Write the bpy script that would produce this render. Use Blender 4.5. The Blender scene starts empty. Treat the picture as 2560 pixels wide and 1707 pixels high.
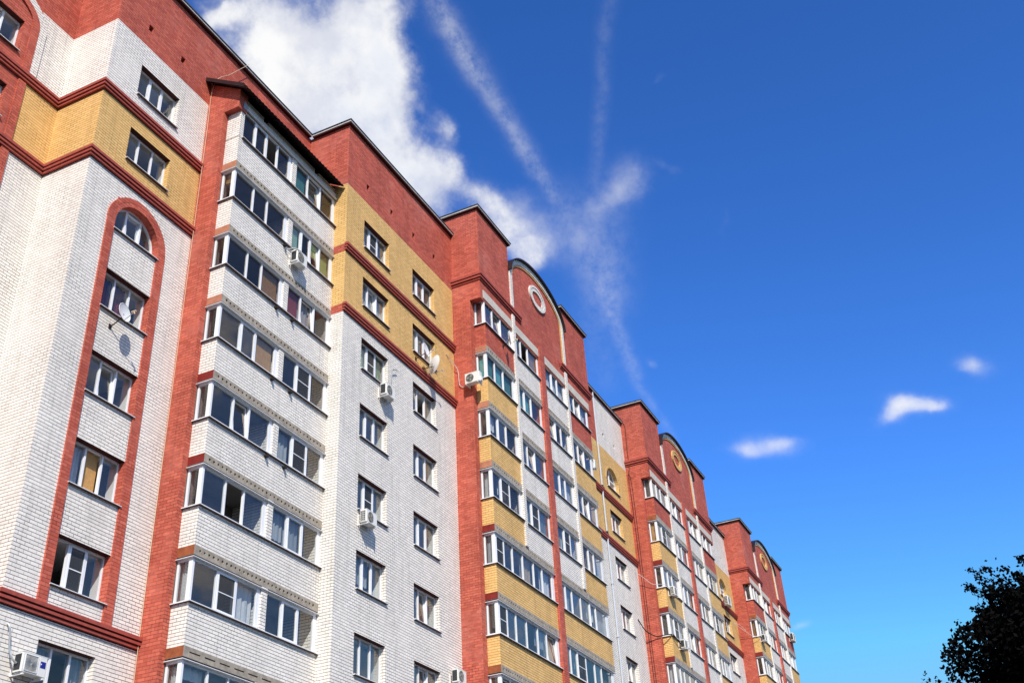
import bpy, math, random
from mathutils import Vector, Matrix
random.seed(11)
C = bpy.context.scene.collection
H0 = 1.6                                   # eye height: facade heights below are measured from the eye
TX, TY = 22.06, -0.087                     # one repeat of the staggered bay

# ------------------------------------------------------------------ materials
def new_mat(name):
    m = bpy.data.materials.new(name); m.use_nodes = True
    nt = m.node_tree; nt.nodes.clear()
    out = nt.nodes.new('ShaderNodeOutputMaterial')
    return m, nt, out

def N(nt, t, **kw):
    n = nt.nodes.new(t)
    for k, v in kw.items(): setattr(n, k, v)
    return n

def plain(name, col, rough=.6, metal=0., var=.12, scale=3., spec=.4):
    m, nt, out = new_mat(name)
    b = N(nt, 'ShaderNodeBsdfPrincipled')
    b.inputs['Roughness'].default_value = rough; b.inputs['Metallic'].default_value = metal
    b.inputs['Specular IOR Level'].default_value = spec
    tc = N(nt, 'ShaderNodeTexCoord'); no = N(nt, 'ShaderNodeTexNoise')
    no.inputs['Scale'].default_value = scale; no.inputs['Detail'].default_value = 6
    nt.links.new(tc.outputs['Object'], no.inputs['Vector'])
    mr = N(nt, 'ShaderNodeMapRange')
    mr.inputs['From Min'].default_value = .3; mr.inputs['From Max'].default_value = .7
    mr.inputs['To Min'].default_value = 1 - var; mr.inputs['To Max'].default_value = 1 + var
    nt.links.new(no.outputs['Fac'], mr.inputs['Value'])
    mx = N(nt, 'ShaderNodeVectorMath', operation='SCALE'); mx.inputs[0].default_value = col
    nt.links.new(mr.outputs[0], mx.inputs['Scale'])
    nt.links.new(mx.outputs[0], b.inputs['Base Color'])
    nt.links.new(b.outputs[0], out.inputs[0])
    return m

def brick(name, c1, c2, mortar, msize=.0075, stain=.16, lime=0.):
    m, nt, out = new_mat(name)
    L = nt.links.new
    b = N(nt, 'ShaderNodeBsdfPrincipled'); b.inputs['Roughness'].default_value = .75
    b.inputs['Specular IOR Level'].default_value = .25
    uv = N(nt, 'ShaderNodeUVMap')
    br = N(nt, 'ShaderNodeTexBrick'); br.offset = .5; br.squash = 1
    br.inputs['Scale'].default_value = 1; br.inputs['Brick Width'].default_value = .26
    br.inputs['Row Height'].default_value = .1; br.inputs['Mortar Size'].default_value = msize
    br.inputs['Mortar Smooth'].default_value = .15; br.inputs['Bias'].default_value = 0
    br.inputs['Color1'].default_value = (*c1, 1); br.inputs['Color2'].default_value = (*c2, 1)
    # bed joints are raked and dark, the upright joints are filled nearly flush
    sx = N(nt, 'ShaderNodeSeparateXYZ'); fr = N(nt, 'ShaderNodeMath', operation='PINGPONG'); fr.inputs[1].default_value = .05
    ls = N(nt, 'ShaderNodeMath', operation='LESS_THAN'); ls.inputs[1].default_value = msize * 1.02
    mc = N(nt, 'ShaderNodeMix', data_type='RGBA')
    mc.inputs['A'].default_value = (*[.45 * m_ + .55 * c_ for m_, c_ in zip(mortar, c2)], 1); mc.inputs['B'].default_value = (*mortar, 1)
    L(sx.outputs[1], fr.inputs[0]); L(fr.outputs[0], ls.inputs[0]); L(ls.outputs[0], mc.inputs['Factor']); 
    gp = N(nt, 'ShaderNodeNewGeometry'); nm = N(nt, 'ShaderNodeTexNoise'); nm.inputs['Scale'].default_value = 1.1; nm.inputs['Detail'].default_value = 5; L(gp.outputs['Position'], nm.inputs['Vector'])
    rm = N(nt, 'ShaderNodeMapRange'); rm.inputs['From Min'].default_value = .35; rm.inputs['From Max'].default_value = .68; rm.inputs['To Min'].default_value = .6; rm.inputs['To Max'].default_value = 1.7; L(nm.outputs['Fac'], rm.inputs['Value'])
    ms = N(nt, 'ShaderNodeVectorMath', operation='SCALE'); L(mc.outputs['Result'], ms.inputs[0]); L(rm.outputs[0], ms.inputs['Scale']); L(ms.outputs[0], br.inputs['Mortar'])
    # courses are never laid dead straight: a slight wander of the coordinates
    geo = N(nt, 'ShaderNodeNewGeometry')
    nw = N(nt, 'ShaderNodeTexNoise'); nw.inputs['Scale'].default_value = 1.3; nw.inputs['Detail'].default_value = 2
    L(geo.outputs['Position'], nw.inputs['Vector'])
    sub = N(nt, 'ShaderNodeVectorMath', operation='SUBTRACT'); sub.inputs[1].default_value = (.5, .5, .5)
    L(nw.outputs['Color'], sub.inputs[0])
    sc = N(nt, 'ShaderNodeVectorMath', operation='SCALE'); sc.inputs['Scale'].default_value = .016
    L(sub.outputs[0], sc.inputs[0])
    ad = N(nt, 'ShaderNodeVectorMath', operation='ADD'); L(uv.outputs[0], ad.inputs[0]); L(sc.outputs[0], ad.inputs[1])
    L(ad.outputs[0], br.inputs['Vector']); L(ad.outputs[0], sx.inputs[0])
    # weathering at two sizes, streaked vertically
    mp = N(nt, 'ShaderNodeMapping'); mp.inputs['Scale'].default_value = (.55, .55, .22)
    L(geo.outputs['Position'], mp.inputs['Vector'])
    n1 = N(nt, 'ShaderNodeTexNoise'); n1.inputs['Scale'].default_value = 1.6; n1.inputs['Detail'].default_value = 8; n1.inputs['Roughness'].default_value = .65
    L(mp.outputs[0], n1.inputs['Vector'])
    mr = N(nt, 'ShaderNodeMapRange'); mr.inputs['From Min'].default_value = .3; mr.inputs['From Max'].default_value = .7
    mr.inputs['To Min'].default_value = 1 - stain; mr.inputs['To Max'].default_value = 1 + stain * .6
    L(n1.outputs['Fac'], mr.inputs['Value'])
    ml = N(nt, 'ShaderNodeVectorMath', operation='SCALE'); L(br.outputs['Color'], ml.inputs[0]); L(mr.outputs[0], ml.inputs['Scale'])
    mq = N(nt, 'ShaderNodeMapping'); mq.inputs['Scale'].default_value = (3.2, 3.2, .22); L(geo.outputs['Position'], mq.inputs['Vector'])
    n5 = N(nt, 'ShaderNodeTexNoise'); n5.inputs['Scale'].default_value = 1.5; n5.inputs['Detail'].default_value = 6; n5.inputs['Roughness'].default_value = .7; L(mq.outputs[0], n5.inputs['Vector'])
    r5 = N(nt, 'ShaderNodeMapRange'); r5.inputs['From Min'].default_value = .52; r5.inputs['From Max'].default_value = .78; r5.inputs['To Min'].default_value = 1.0; r5.inputs['To Max'].default_value = .74; L(n5.outputs['Fac'], r5.inputs['Value'])
    mk = N(nt, 'ShaderNodeVectorMath', operation='SCALE'); L(ml.outputs[0], mk.inputs[0]); L(r5.outputs[0], mk.inputs['Scale'])
    last = mk.outputs[0]
    if lime > 0:                           # pale lime bloom on some joints and bricks
        n2 = N(nt, 'ShaderNodeTexNoise'); n2.inputs['Scale'].default_value = .55; n2.inputs['Detail'].default_value = 3
        L(geo.outputs['Position'], n2.inputs['Vector'])
        n3 = N(nt, 'ShaderNodeTexNoise'); n3.inputs['Scale'].default_value = 9; n3.inputs['Detail'].default_value = 2
        L(ad.outputs[0], n3.inputs['Vector'])
        r2 = N(nt, 'ShaderNodeMapRange'); r2.inputs['From Min'].default_value = .58; r2.inputs['From Max'].default_value = .72
        L(n2.outputs['Fac'], r2.inputs['Value'])
        r3 = N(nt, 'ShaderNodeMapRange'); r3.inputs['From Min'].default_value = .55; r3.inputs['From Max'].default_value = .75
        L(n3.outputs['Fac'], r3.inputs['Value'])
        mu = N(nt, 'ShaderNodeMath', operation='MULTIPLY'); L(r2.outputs[0], mu.inputs[0]); L(br.outputs['Fac'], mu.inputs[1])
        m2 = N(nt, 'ShaderNodeMath', operation='MULTIPLY'); L(r3.outputs[0], m2.inputs[0]); m2.inputs[1].default_value = .16
        a2 = N(nt, 'ShaderNodeMath', operation='MULTIPLY_ADD'); L(mu.outputs[0], a2.inputs[0]); a2.inputs[1].default_value = lime; L(m2.outputs[0], a2.inputs[2])
        mix = N(nt, 'ShaderNodeMix', data_type='RGBA'); mix.inputs['B'].default_value = (.55, .36, .32, 1)
        L(a2.outputs[0], mix.inputs['Factor']); L(last, mix.inputs['A']); last = mix.outputs['Result']
    L(last, b.inputs['Base Color'])
    bp = N(nt, 'ShaderNodeBump'); bp.invert = True; bp.inputs['Strength'].default_value = .8; bp.inputs['Distance'].default_value = .012
    L(br.outputs['Fac'], bp.inputs['Height']); L(bp.outputs[0], b.inputs['Normal'])
    L(b.outputs[0], out.inputs[0])
    return m

def glass(name, tint, refl=1.0, dirt=.02):
    m, nt, out = new_mat(name); L = nt.links.new
    t = N(nt, 'ShaderNodeBsdfTransparent'); t.inputs[0].default_value = (*tint, 1)
    g = N(nt, 'ShaderNodeBsdfGlossy'); g.inputs['Roughness'].default_value = .015; g.inputs[0].default_value = (1, .90, .78, 1)
    # Schlick reflectance of a double-glazed pane, the same from either face
    gi = N(nt, 'ShaderNodeNewGeometry'); dp = N(nt, 'ShaderNodeVectorMath', operation='DOT_PRODUCT')
    L(gi.outputs['Incoming'], dp.inputs[0]); L(gi.outputs['Normal'], dp.inputs[1])
    ab = N(nt, 'ShaderNodeMath', operation='ABSOLUTE'); L(dp.outputs['Value'], ab.inputs[0])
    om = N(nt, 'ShaderNodeMath', operation='SUBTRACT'); om.inputs[0].default_value = 1; L(ab.outputs[0], om.inputs[1])
    pw = N(nt, 'ShaderNodeMath', operation='POWER'); pw.inputs[1].default_value = 5; L(om.outputs[0], pw.inputs[0])
    f = N(nt, 'ShaderNodeMath', operation='MULTIPLY_ADD'); f.inputs[1].default_value = .9; f.inputs[2].default_value = .085; L(pw.outputs[0], f.inputs[0])
    geo = N(nt, 'ShaderNodeNewGeometry')
    no = N(nt, 'ShaderNodeTexNoise'); no.inputs['Scale'].default_value = .9; no.inputs['Detail'].default_value = 1
    L(geo.outputs['Position'], no.inputs['Vector'])
    bp = N(nt, 'ShaderNodeBump'); bp.inputs['Strength'].default_value = .25; bp.inputs['Distance'].default_value = .02
    L(no.outputs['Fac'], bp.inputs['Height']); L(bp.outputs[0], g.inputs['Normal'])
    mu = N(nt, 'ShaderNodeMath', operation='MULTIPLY'); mu.inputs[1].default_value = refl; mu.use_clamp = True
    L(f.outputs[0], mu.inputs[0])
    d = N(nt, 'ShaderNodeBsdfDiffuse'); d.inputs[0].default_value = (.6, .62, .62, 1)
    mx = N(nt, 'ShaderNodeMixShader'); L(mu.outputs[0], mx.inputs[0]); L(t.outputs[0], mx.inputs[1]); L(g.outputs[0], mx.inputs[2])
    m2 = N(nt, 'ShaderNodeMixShader'); m2.inputs[0].default_value = dirt; L(mx.outputs[0], m2.inputs[1]); L(d.outputs[0], m2.inputs[2])
    L(m2.outputs[0], out.inputs[0])
    return m

M = dict(
    red=brick('red brick', (.61, .146, .092), (.44, .088, .057), (.23, .042, .028), .0078, .2, .6),
    white=brick('white silicate brick', (.92, .872, .80), (.80, .757, .70), (.15, .12, .095), .0082, .09),
    yellow=brick('yellow brick', (.85, .545, .215), (.73, .455, .165), (.24, .125, .045), .0085, .1),
    soffit=plain('shadowed red soffit', (.055, .010, .008), .85, var=.2),  # red darkened to carry the shade under window heads and eaves
    gapshade=plain('shaded cornice gap', (.035, .007, .006), .9, var=.1),  # shade between the corbelled courses, put into a dark recess colour
    redtrim=plain('red brick trim', (.36, .068, .048), .75, var=.18, scale=8),
    slab=plain('weathered concrete', (.34, .295, .24), .85, var=.3, scale=5),
    ceil=plain('loggia ceiling', (.22, .21, .21), .9, var=.1),  # concrete underside darkened in colour for the shade inside the loggias
    beam=plain('pale concrete beam', (.56, .51, .44), .85, var=.12, scale=4),
    pvc=plain('white window plastic', (.82, .83, .85), .35, var=.03),
    sill=plain('white sheet metal', (.76, .76, .77), .4, var=.06),
    endred=plain('oxide red slab paint', (.20, .017, .012), .55, var=.2, scale=5),
    endtan=plain('faded tan slab paint', (.44, .18, .105), .75, var=.2, scale=4),
    endbrown=plain('rusty brown slab paint', (.30, .085, .03), .75, var=.35, scale=4),
    roofmetal=plain('dark brown roof sheet', (.018, .009, .010), .45, var=.15),
    fascia=plain('grey white fascia', (.62, .60, .55), .6, var=.25, scale=2),
    darkcap=plain('dark roof felt', (.05, .05, .052), .7, var=.2),
    room=plain('room plaster', (.30, .285, .28), .9, var=.1),
    jamb=plain('white plaster jamb', (.74, .74, .73), .8, var=.04),
    loggia=plain('loggia back wall', (.20, .16, .14), .9, var=.2),
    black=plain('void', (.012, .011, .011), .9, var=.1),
    tulle=plain('white net curtain', (.55, .55, .55), .9, var=.1, scale=12),
    grey=plain('grey blind', (.30, .32, .34), .8, var=.06),
    teal=plain('teal film', (.10, .36, .33), .7, var=.1),
    green=plain('pale green blind', (.34, .52, .34), .8, var=.08),
    lime=plain('lime roller blind', (.50, .58, .20), .8, var=.08),
    moss=plain('grey green curtain', (.16, .19, .14), .9, var=.15, scale=9),
    sand=plain('sand curtain', (.36, .27, .17), .9, var=.15, scale=9),
    rose=plain('dusty red blind', (.42, .10, .11), .8, var=.06),
    wood=plain('pine panelling', (.50, .27, .09), .6, var=.15, scale=9),
    plum=plain('plum curtain', (.12, .015, .03), .9, var=.2, scale=9),
    net=glass('mosquito net', (.30, .30, .30), .25, .06),
    glass=glass('window glass', (.86, .90, .92), 1.15),
    glassdim=glass('dim loggia glass', (.62, .62, .63), .75, .015),
    glasspale=glass('dusty glass', (.74, .79, .81), 1.5, .05),
    sillunder=plain('shade darkened brown metal', (.12, .075, .062), .6, var=.1),  # brown underside, darkened to carry the shade beneath each sill
    ac=plain('white enamel', (.76, .75, .71), .4, var=.04),
    acgrille=plain('condenser fins', (.03, .034, .038), .6, var=.3, scale=30),
    fan=plain('fan guard', (.40, .39, .36), .55, var=.1),
    blue=plain('blue sticker', (.01, .012, .22), .4, var=.05),
    steel=plain('galvanised steel', (.40, .42, .43), .4, .3, var=.15),
    pipe=plain('pale zinc downpipe', (.52, .57, .63), .35, .1, var=.06),
    dish=plain('pale grey dish enamel', (.76, .76, .74), .4, var=.05),
    cream=plain('cream cable', (.62, .46, .30), .6, var=.05),
    wcable=plain('white cable', (.55, .53, .52), .5, var=.05),
    bcable=plain('black cable', (.02, .014, .012), .6, var=.1),
    leaf=plain('shade blackened foliage', (.006, .006, .006), .9, var=.3, scale=9, spec=.0),  # the silhouetted tree's shade is put into near-black leaf and bark colours
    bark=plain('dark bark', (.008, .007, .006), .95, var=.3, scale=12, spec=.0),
    ground=plain('asphalt and grass', (.055, .058, .048), .95, var=.35, scale=.2),
)

# ------------------------------------------------------------------ mesh builder
class MB:
    def __init__(s): s.v, s.f, s.m, s.mats, s.sm, s.nxt = [], [], [], [], [], None
    def mi(s, mat):
        if mat not in s.mats: s.mats.append(mat)
        return s.mats.index(mat)
    def face(s, pts, mat, smooth=False):
        i = len(s.v); s.v += [tuple(p) for p in pts]
        s.f.append(list(range(i, i + len(pts)))); s.m.append(s.mi(mat)); s.sm.append(smooth)
    def hexa(s, fn, a0, a1, z0, z1, t0, t1, mat):
        q = [fn(a, z, t) for a in (a0, a1) for z in (z0, z1) for t in (t0, t1)]
        for i in ((0, 1, 3, 2), (4, 6, 7, 5), (0, 4, 5, 1), (2, 3, 7, 6), (0, 2, 6, 4), (1, 5, 7, 3)):
            s.face([q[k] for k in i], mat)
    def box(s, x0, x1, y0, y1, z0, z1, mat, end=None):
        s.hexa(lambda a, z, t: (a, t, z), x0, x1, z0, z1, y0, y1, mat)
        if end is not None: s.m[-6] = s.mi(end)     # the -x face
    def tube(s, pts, r, mat, n=8):
        pts = [Vector(p) for p in pts]; rings = []
        for i, p in enumerate(pts):
            d = (pts[min(i + 1, len(pts) - 1)] - pts[max(i - 1, 0)]).normalized()
            u = d.cross(Vector((0, 0, 1)));
            if u.length < .1: u = d.cross(Vector((1, 0, 0)))
            u.normalize(); w = d.cross(u)
            rings.append([p + (u * math.cos(k * 2 * math.pi / n) + w * math.sin(k * 2 * math.pi / n)) * (r if not hasattr(r, '__len__') else r[i]) for k in range(n)])
        for a, b in zip(rings, rings[1:]):
            for k in range(n): s.face([a[k], a[(k + 1) % n], b[(k + 1) % n], b[k]], mat, True)
        s.face(rings[0][::-1], mat); s.face(rings[-1], mat)
    def build(s, name, parent=None, origin=None, off=(0, 0, 0), local=False):
        if s.nxt: s.nxt.build(name, parent, origin, off, local)
        if not s.f: return None
        if local: ox, oy, oz = 0, 0, 0
        else:
            o = origin if origin is not None else ORG
            ox, oy, oz = o[0] - off[0], o[1] - off[1], o[2] - off[2] - H0
        me = bpy.data.meshes.new(name)
        me.from_pydata([(x - ox, y - oy, z - oz) for x, y, z in s.v], [], s.f)
        for m in s.mats: me.materials.append(M[m])
        me.polygons.foreach_set('material_index', s.m); me.polygons.foreach_set('use_smooth', s.sm)
        uv = me.uv_layers.new(name='UVMap'); li = 0
        for p in me.polygons:
            n = p.normal
            for vi in p.vertices:
                x, y, z = s.v[vi]
                uv.data[li].uv = (x, y) if abs(n.z) > .8 else ((y, z) if abs(n.x) > abs(n.y) else (x, z))
                li += 1
        o = bpy.data.objects.new(name, me); C.objects.link(o); o.parent = parent
        return o

ORG = (17.3, 21.19, 0.)
def thing(name, label, cat, loc, group=None):
    o = bpy.data.objects.new(name, None); C.objects.link(o); o.location = loc
    o['label'] = label; o['category'] = cat
    if group: o['group'] = group
    return o
B = thing('apartment_building', 'long stepped apartment building of red, white and yellow brick with glazed balconies and arched gables', 'apartment building', ORG)

# ------------------------------------------------------------------ visibility of repeats (what the photo shows nothing of is left out)
CAM_EUL = (2.135649, 0.051984, -1.117021); CAM_F = 2745.6 / 2560.
_R = Matrix.Rotation(CAM_EUL[2], 3, 'Z') @ Matrix.Rotation(CAM_EUL[1], 3, 'Y') @ Matrix.Rotation(CAM_EUL[0], 3, 'X')
def shown(x, y, z):
    q = _R.transposed() @ Vector((x, y, z))
    return q.y / -q.z * CAM_F > -.36

# ------------------------------------------------------------------ walls
def wall_y(mb, y, x0, x1, z0, z1, mat, xc=(), zc=(), holes=(), jamb=None, dy=(0, 0)):
    xs = sorted({x0, x1, *[c for c in xc if x0 < c < x1], *[h[i] for h in holes for i in (0, 1)]})
    zs = sorted({z0, z1, *[c for c in zc if z0 < c < z1], *[h[i] for h in holes for i in (2, 3)]})
    for xa, xb in zip(xs, xs[1:]):
        for za, zb in zip(zs, zs[1:]):
            cx, cz = (xa + xb) / 2, (za + zb) / 2
            if any(h[0] < cx < h[1] and h[2] < cz < h[3] for h in holes): continue
            mb.face([(xa, y, za), (xb, y, za), (xb, y, zb), (xa, y, zb)], mat(cx, cz))
    for h in holes:
        xa, xb, za, zb, d = h[:5]; arch = h[5] if len(h) > 5 else 0
        jb = h[7] if len(h) > 7 else jamb
        jm = (lambda z: mat((xa + xb) / 2, z)) if jb is None else (lambda z: jb)
        zt = zb - arch
        for a, b in zip([za] + [c for c in sorted(zc) if za < c < zt], [c for c in sorted(zc) if za < c < zt] + [zt]):
            for x in (xa, xb): mb.face([(x, y, a), (x, y + d, a), (x, y + d, b), (x, y, b)], jm((a + b) / 2))
        mb.face([(xa, y, za), (xb, y, za), (xb, y + d, za), (xa, y + d, za)], jm(za))
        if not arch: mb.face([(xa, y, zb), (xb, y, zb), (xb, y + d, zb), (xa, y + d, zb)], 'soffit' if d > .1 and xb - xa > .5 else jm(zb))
        else:
            cx, rx = (xa + xb) / 2, (xb - xa) / 2; n = 20
            pt = [(cx - rx * math.cos(math.pi * k / n), zt + arch * math.sin(math.pi * k / n)) for k in range(n + 1)]
            for p, q in zip(pt, pt[1:]):
                mb.face([(p[0], y, p[1]), (q[0], y, q[1]), (q[0], y, zb), (p[0], y, zb)], jm(zb))
                mb.face([(p[0], y, p[1]), (q[0], y, q[1]), (q[0], y + d, q[1]), (p[0], y + d, p[1])], jm(zb), True)
        if len(h) > 6 and h[6]: mb.face([(xa, y + d, za), (xb, y + d, za), (xb, y + d, zb), (xa, y + d, zb)], 'black')

def wall_x(mb, x, y0, y1, z0, z1, mat, zc=()):
    zs = sorted({z0, z1, *[c for c in zc if z0 < c < z1]})
    for a, b in zip(zs, zs[1:]): mb.face([(x, y0, a), (x, y1, a), (x, y1, b), (x, y0, b)], mat((a + b) / 2))

def cornice(segs, ztop, steps, corner=True):
    """corbelled courses; segs: ('y', y, x0, x1, left_out) or ('x', x, y0, y1)"""
    mb = MB(); z = ztop
    for h, p in steps:
        for sg in segs:
            if sg[0] == 'y':
                _, y, a, b, l = sg
                mb.box(a + (-p if l == 1 else (-p if l == 2 else 0)) if l == 1 else a, (b - p if l == 2 else b), y - p, y, z - h, z, 'redtrim')
            else:
                _, x, a, b = sg; mb.box(x - p, x, a, b, z - h, z, 'redtrim')
        z -= h
    return mb
ST3 = [(.10, .15), (.035, .03), (.075, .12), (.035, .02), (.065, .08), (.03, .012)]
ST2 = [(.12, .15), (.04, .03), (.085, .11), (.04, .02), (.06, .05)]

# ------------------------------------------------------------------ windows and glazing
def FY(y): return lambda s, z, t: (s, y + t, z)
def FX(x): return lambda s, z, t: (x + t, s, z)

def glazing(fn, s0, s1, z0, z1, mull, kinds, fm, pm, bm, nm=None, border=(.045, .045), wz=.045, mw=.031, arch=None, archf=None):
    """frame bars into fm, panes into pm, blinds and curtains into bm"""
    T0, T1 = 0., .07
    fm.hexa(fn, s0, s0 + border[0], z0, z1, T0, T1, 'pvc'); fm.hexa(fn, s1 - border[1], s1, z0, z1, T0, T1, 'pvc')
    fm.hexa(fn, s0 + border[0], s1 - border[1], z0, z0 + wz, T0, T1, 'pvc'); fm.hexa(fn, s0 + border[0], s1 - border[1], z1 - wz, z1, T0, T1, 'pvc')
    ed = [s0 + border[0]] + [m for m in mull] + [s1 - border[1]]
    for m in mull: fm.hexa(fn, m - mw, m + mw, z0 + wz, z1 - wz, -.004, T1 + .004, 'pvc')
    for i, k in enumerate(kinds[:len(ed) - 1]):
        a = ed[i] + (mw if i else 0); b = ed[i + 1] - (mw if i < len(ed) - 2 else 0)
        za, zb = z0 + wz, z1 - wz
        kk, _, bl = k.partition(':')
        g = fn; w = .05
        if kk == 'o' and pm.f: pm.nxt = MB(); pm = pm.nxt       # an open light parts the panes
        if bl and bm.f: bm.nxt = MB(); bm = bm.nxt
        if kk in 's n t'.split():
            if kk == 't':
                base = za; sl = .11
                def g(s, z, t, base=base, sl=sl, fn=fn): return fn(s, z, t + (z - base) * sl)
            for q in ((a, a + w, za, zb), (b - w, b, za, zb), (a + w, b - w, za, za + w), (a + w, b - w, zb - w, zb)):
                fm.hexa(g, q[0], q[1], q[2], q[3], -.012, .05, 'pvc')
            if kk == 'n':
                fm.hexa(fn, a + w, b - w, (za + zb) / 2 - .013, (za + zb) / 2 + .013, -.006, .01, 'pvc')
                pm.face([fn(a + w, za + w, .004), fn(b - w, za + w, .004), fn(b - w, zb - w, .004), fn(a + w, zb - w, .004)], 'net')
            a2, b2, za2, zb2 = a + w, b - w, za + w, zb - w
        else: a2, b2, za2, zb2 = a, b, za, zb
        if kk != 'o':
            j = random.uniform(-.006, .006)
            pm.face([g(a2, za2, .03), g(b2, za2, .03 + j), g(b2, zb2, .03 + j * .5), g(a2, zb2, .03)], GLASS[0] if random.random() < .72 else random.choice(['glass', 'glassdim', 'glasspale']))
        if bl:
            col, _, fr = bl.partition('/')
            lo = za + (zb - za) * (1 - float(fr or 1))
            if col in ('tulle', 'plum', 'grey', 'moss', 'sand'):
                n = 10
                for q in range(n):
                    u0, u1 = a + (b - a) * q / n, a + (b - a) * (q + 1) / n
                    t0, t1 = (.20 + .03 * math.sin(q * 2.3), .20 + .03 * math.sin((q + 1) * 2.3))
                    bm.face([fn(u0, lo, t0), fn(u1, lo, t1), fn(u1, zb, t1), fn(u0, zb, t0)], col, True)
            else: bm.face([fn(a, lo, .13), fn(b, lo, .13), fn(b, zb, .13), fn(a, zb, .13)], col)

GLASS = ['glass']
def rnd_kinds(n, curt=.45):
    ks = ['p'] * n; ks[random.randrange(n) if n > 3 else 1] = random.choice('snst')
    if n > 4: ks[random.randrange(n)] = random.choice('snt')
    for i in range(n):
        if random.random() < curt: ks[i] += ':' + random.choice(['tulle/1', 'tulle/.97', 'grey/.6', 'tulle/.6', 'grey/1', 'moss/1', 'sand/.8', 'sand/1', 'moss/.5'])
    return ks

ROOMS = MB()
def room(x0, x1, z0, z1, y):
    """inner jamb and a plain room behind a wall window"""
    for (a, b, c, d, m) in ((x0, x0, z0, z1, 'jamb'), (x1, x1, z0, z1, 'jamb')):
        ROOMS.face([(a, y, c), (a, y + .28, c), (a, y + .28, d), (a, y, d)], m)
    ROOMS.face([(x0, y, z1), (x1, y, z1), (x1, y + .28, z1), (x0, y + .28, z1)], 'jamb')
    ROOMS.face([(x0, y, z0), (x1, y, z0), (x1, y + .28, z0), (x0, y + .28, z0)], 'jamb')
    xa, xb, za, zb, ya, yb = x0 - .45, x1 + .45, z0 - .8, z1 + .22, y + .28, y + 3.6
    for q in (((xa, ya, za), (xa, yb, za), (xa, yb, zb), (xa, ya, zb)), ((xb, ya, za), (xb, yb, za), (xb, yb, zb), (xb, ya, zb)),
              ((xa, yb, za), (xb, yb, za), (xb, yb, zb), (xa, yb, zb)), ((xa, ya, za), (xb, ya, za), (xb, yb, za), (xa, yb, za))): ROOMS.face(q, 'room')
    ROOMS.face([(xa, ya, zb), (xb, ya, zb), (xb, yb, zb), (xa, yb, zb)], 'jamb')
    for q in ((xa, x0, za, zb), (x1, xb, za, zb), (x0, x1, za, z0), (x0, x1, z1, zb)):
        ROOMS.face([(q[0], ya, q[2]), (q[1], ya, q[2]), (q[1], ya, q[3]), (q[0], ya, q[3])], 'room')

def window(y, x0, x1, z0, z1, kinds=None, arch=0, d=.2, label=None, mull=None):
    """a three-light window set d behind the wall face; parts: frame mesh > pane, sill, curtain"""
    fm, pm, bm, sm = MB(), MB(), MB(), MB()
    GLASS[0] = 'glasspale' if y < 20 else 'glass'
    w = x1 - x0
    if mull is None: mull = [x0 + w * .335, x0 + w * .665]
    kinds = kinds or rnd_kinds(len(mull) + 1)
    fn = FY(y + d); zs = z0 + .035
    if not arch: glazing(fn, x0 + .002, x1 - .002, zs, z1 - .002, mull, kinds, fm, pm, bm, wz=.05)
    else:
        zt = z1 - arch; cx, rx = (x0 + x1) / 2, w / 2; n = 20
        for k in range(n):
            a, b = math.pi * k / n, math.pi * (k + 1) / n
            P = lambda t, q, r: (cx - (rx - r) * math.cos(t), y + d + q, zt + (arch - r) * math.sin(t))
            for q0, q1, r0, r1 in ((0, 0, 0, .06), (0, .07, .06, .06)):
                fm.face([P(a, q0, r0), P(b, q0, r0), P(b, q1, r1), P(a, q1, r1)], 'pvc')
        fm.hexa(fn, x0, x0 + .06, zs, zt, 0, .07, 'pvc'); fm.hexa(fn, x1 - .06, x1, zs, zt, 0, .07, 'pvc')
        fm.hexa(fn, x0 + .06, x1 - .06, zs, zs + .06, 0, .07, 'pvc')
        top = lambda x: zt + arch * math.sqrt(max(0, 1 - ((x - cx) / rx) ** 2)) - .05
        for m in mull: fm.hexa(fn, m - .04, m + .04, zs + .06, top(m), -.004, .074, 'pvc')
        a, b = mull[0] + .04, (mull[1] if len(mull) > 1 else x1 - .06) - .04
        za, zb = zs + .06, min(top(a), top(b)) - .12
        g = lambda s, z, t: fn(s, z, t + (z - za) * .08)
        fm.hexa(fn, a, b, zb, zb + .07, 0, .07, 'pvc')
        for q in ((a, a + .05, za, zb), (b - .05, b, za, zb), (a, b, za, za + .05), (a, b, zb - .05, zb)): fm.hexa(g, *q, -.012, .05, 'pvc')
        pm.face([(cx - (rx - .03) * math.cos(math.pi * k / n), y + d + .03, zt + (arch - .03) * math.sin(math.pi * k / n)) for k in range(n + 1)] +
                [(x1 - .03, y + d + .03, zs), (x0 + .03, y + d + .03, zs)], 'glass')
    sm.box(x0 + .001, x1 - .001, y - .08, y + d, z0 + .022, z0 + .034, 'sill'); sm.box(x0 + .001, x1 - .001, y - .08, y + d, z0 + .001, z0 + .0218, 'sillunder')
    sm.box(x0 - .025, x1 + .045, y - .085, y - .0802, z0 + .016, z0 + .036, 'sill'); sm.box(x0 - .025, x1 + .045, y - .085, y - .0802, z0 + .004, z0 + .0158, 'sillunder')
    for a, c in ((x0 - .025, x0), (x1, x1 + .045)): sm.box(a, c, y - .08, y - .001, z0 + .002, z0 + .033, 'sill')
    f = fm.build('window', B)
    if label: f['label'] = label
    pm.build('pane', f); sm.build('sill', f); bm.build('curtain', f)
    room(x0, x1, z0 + .03, z1, y + d + .075)
    return f

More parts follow.
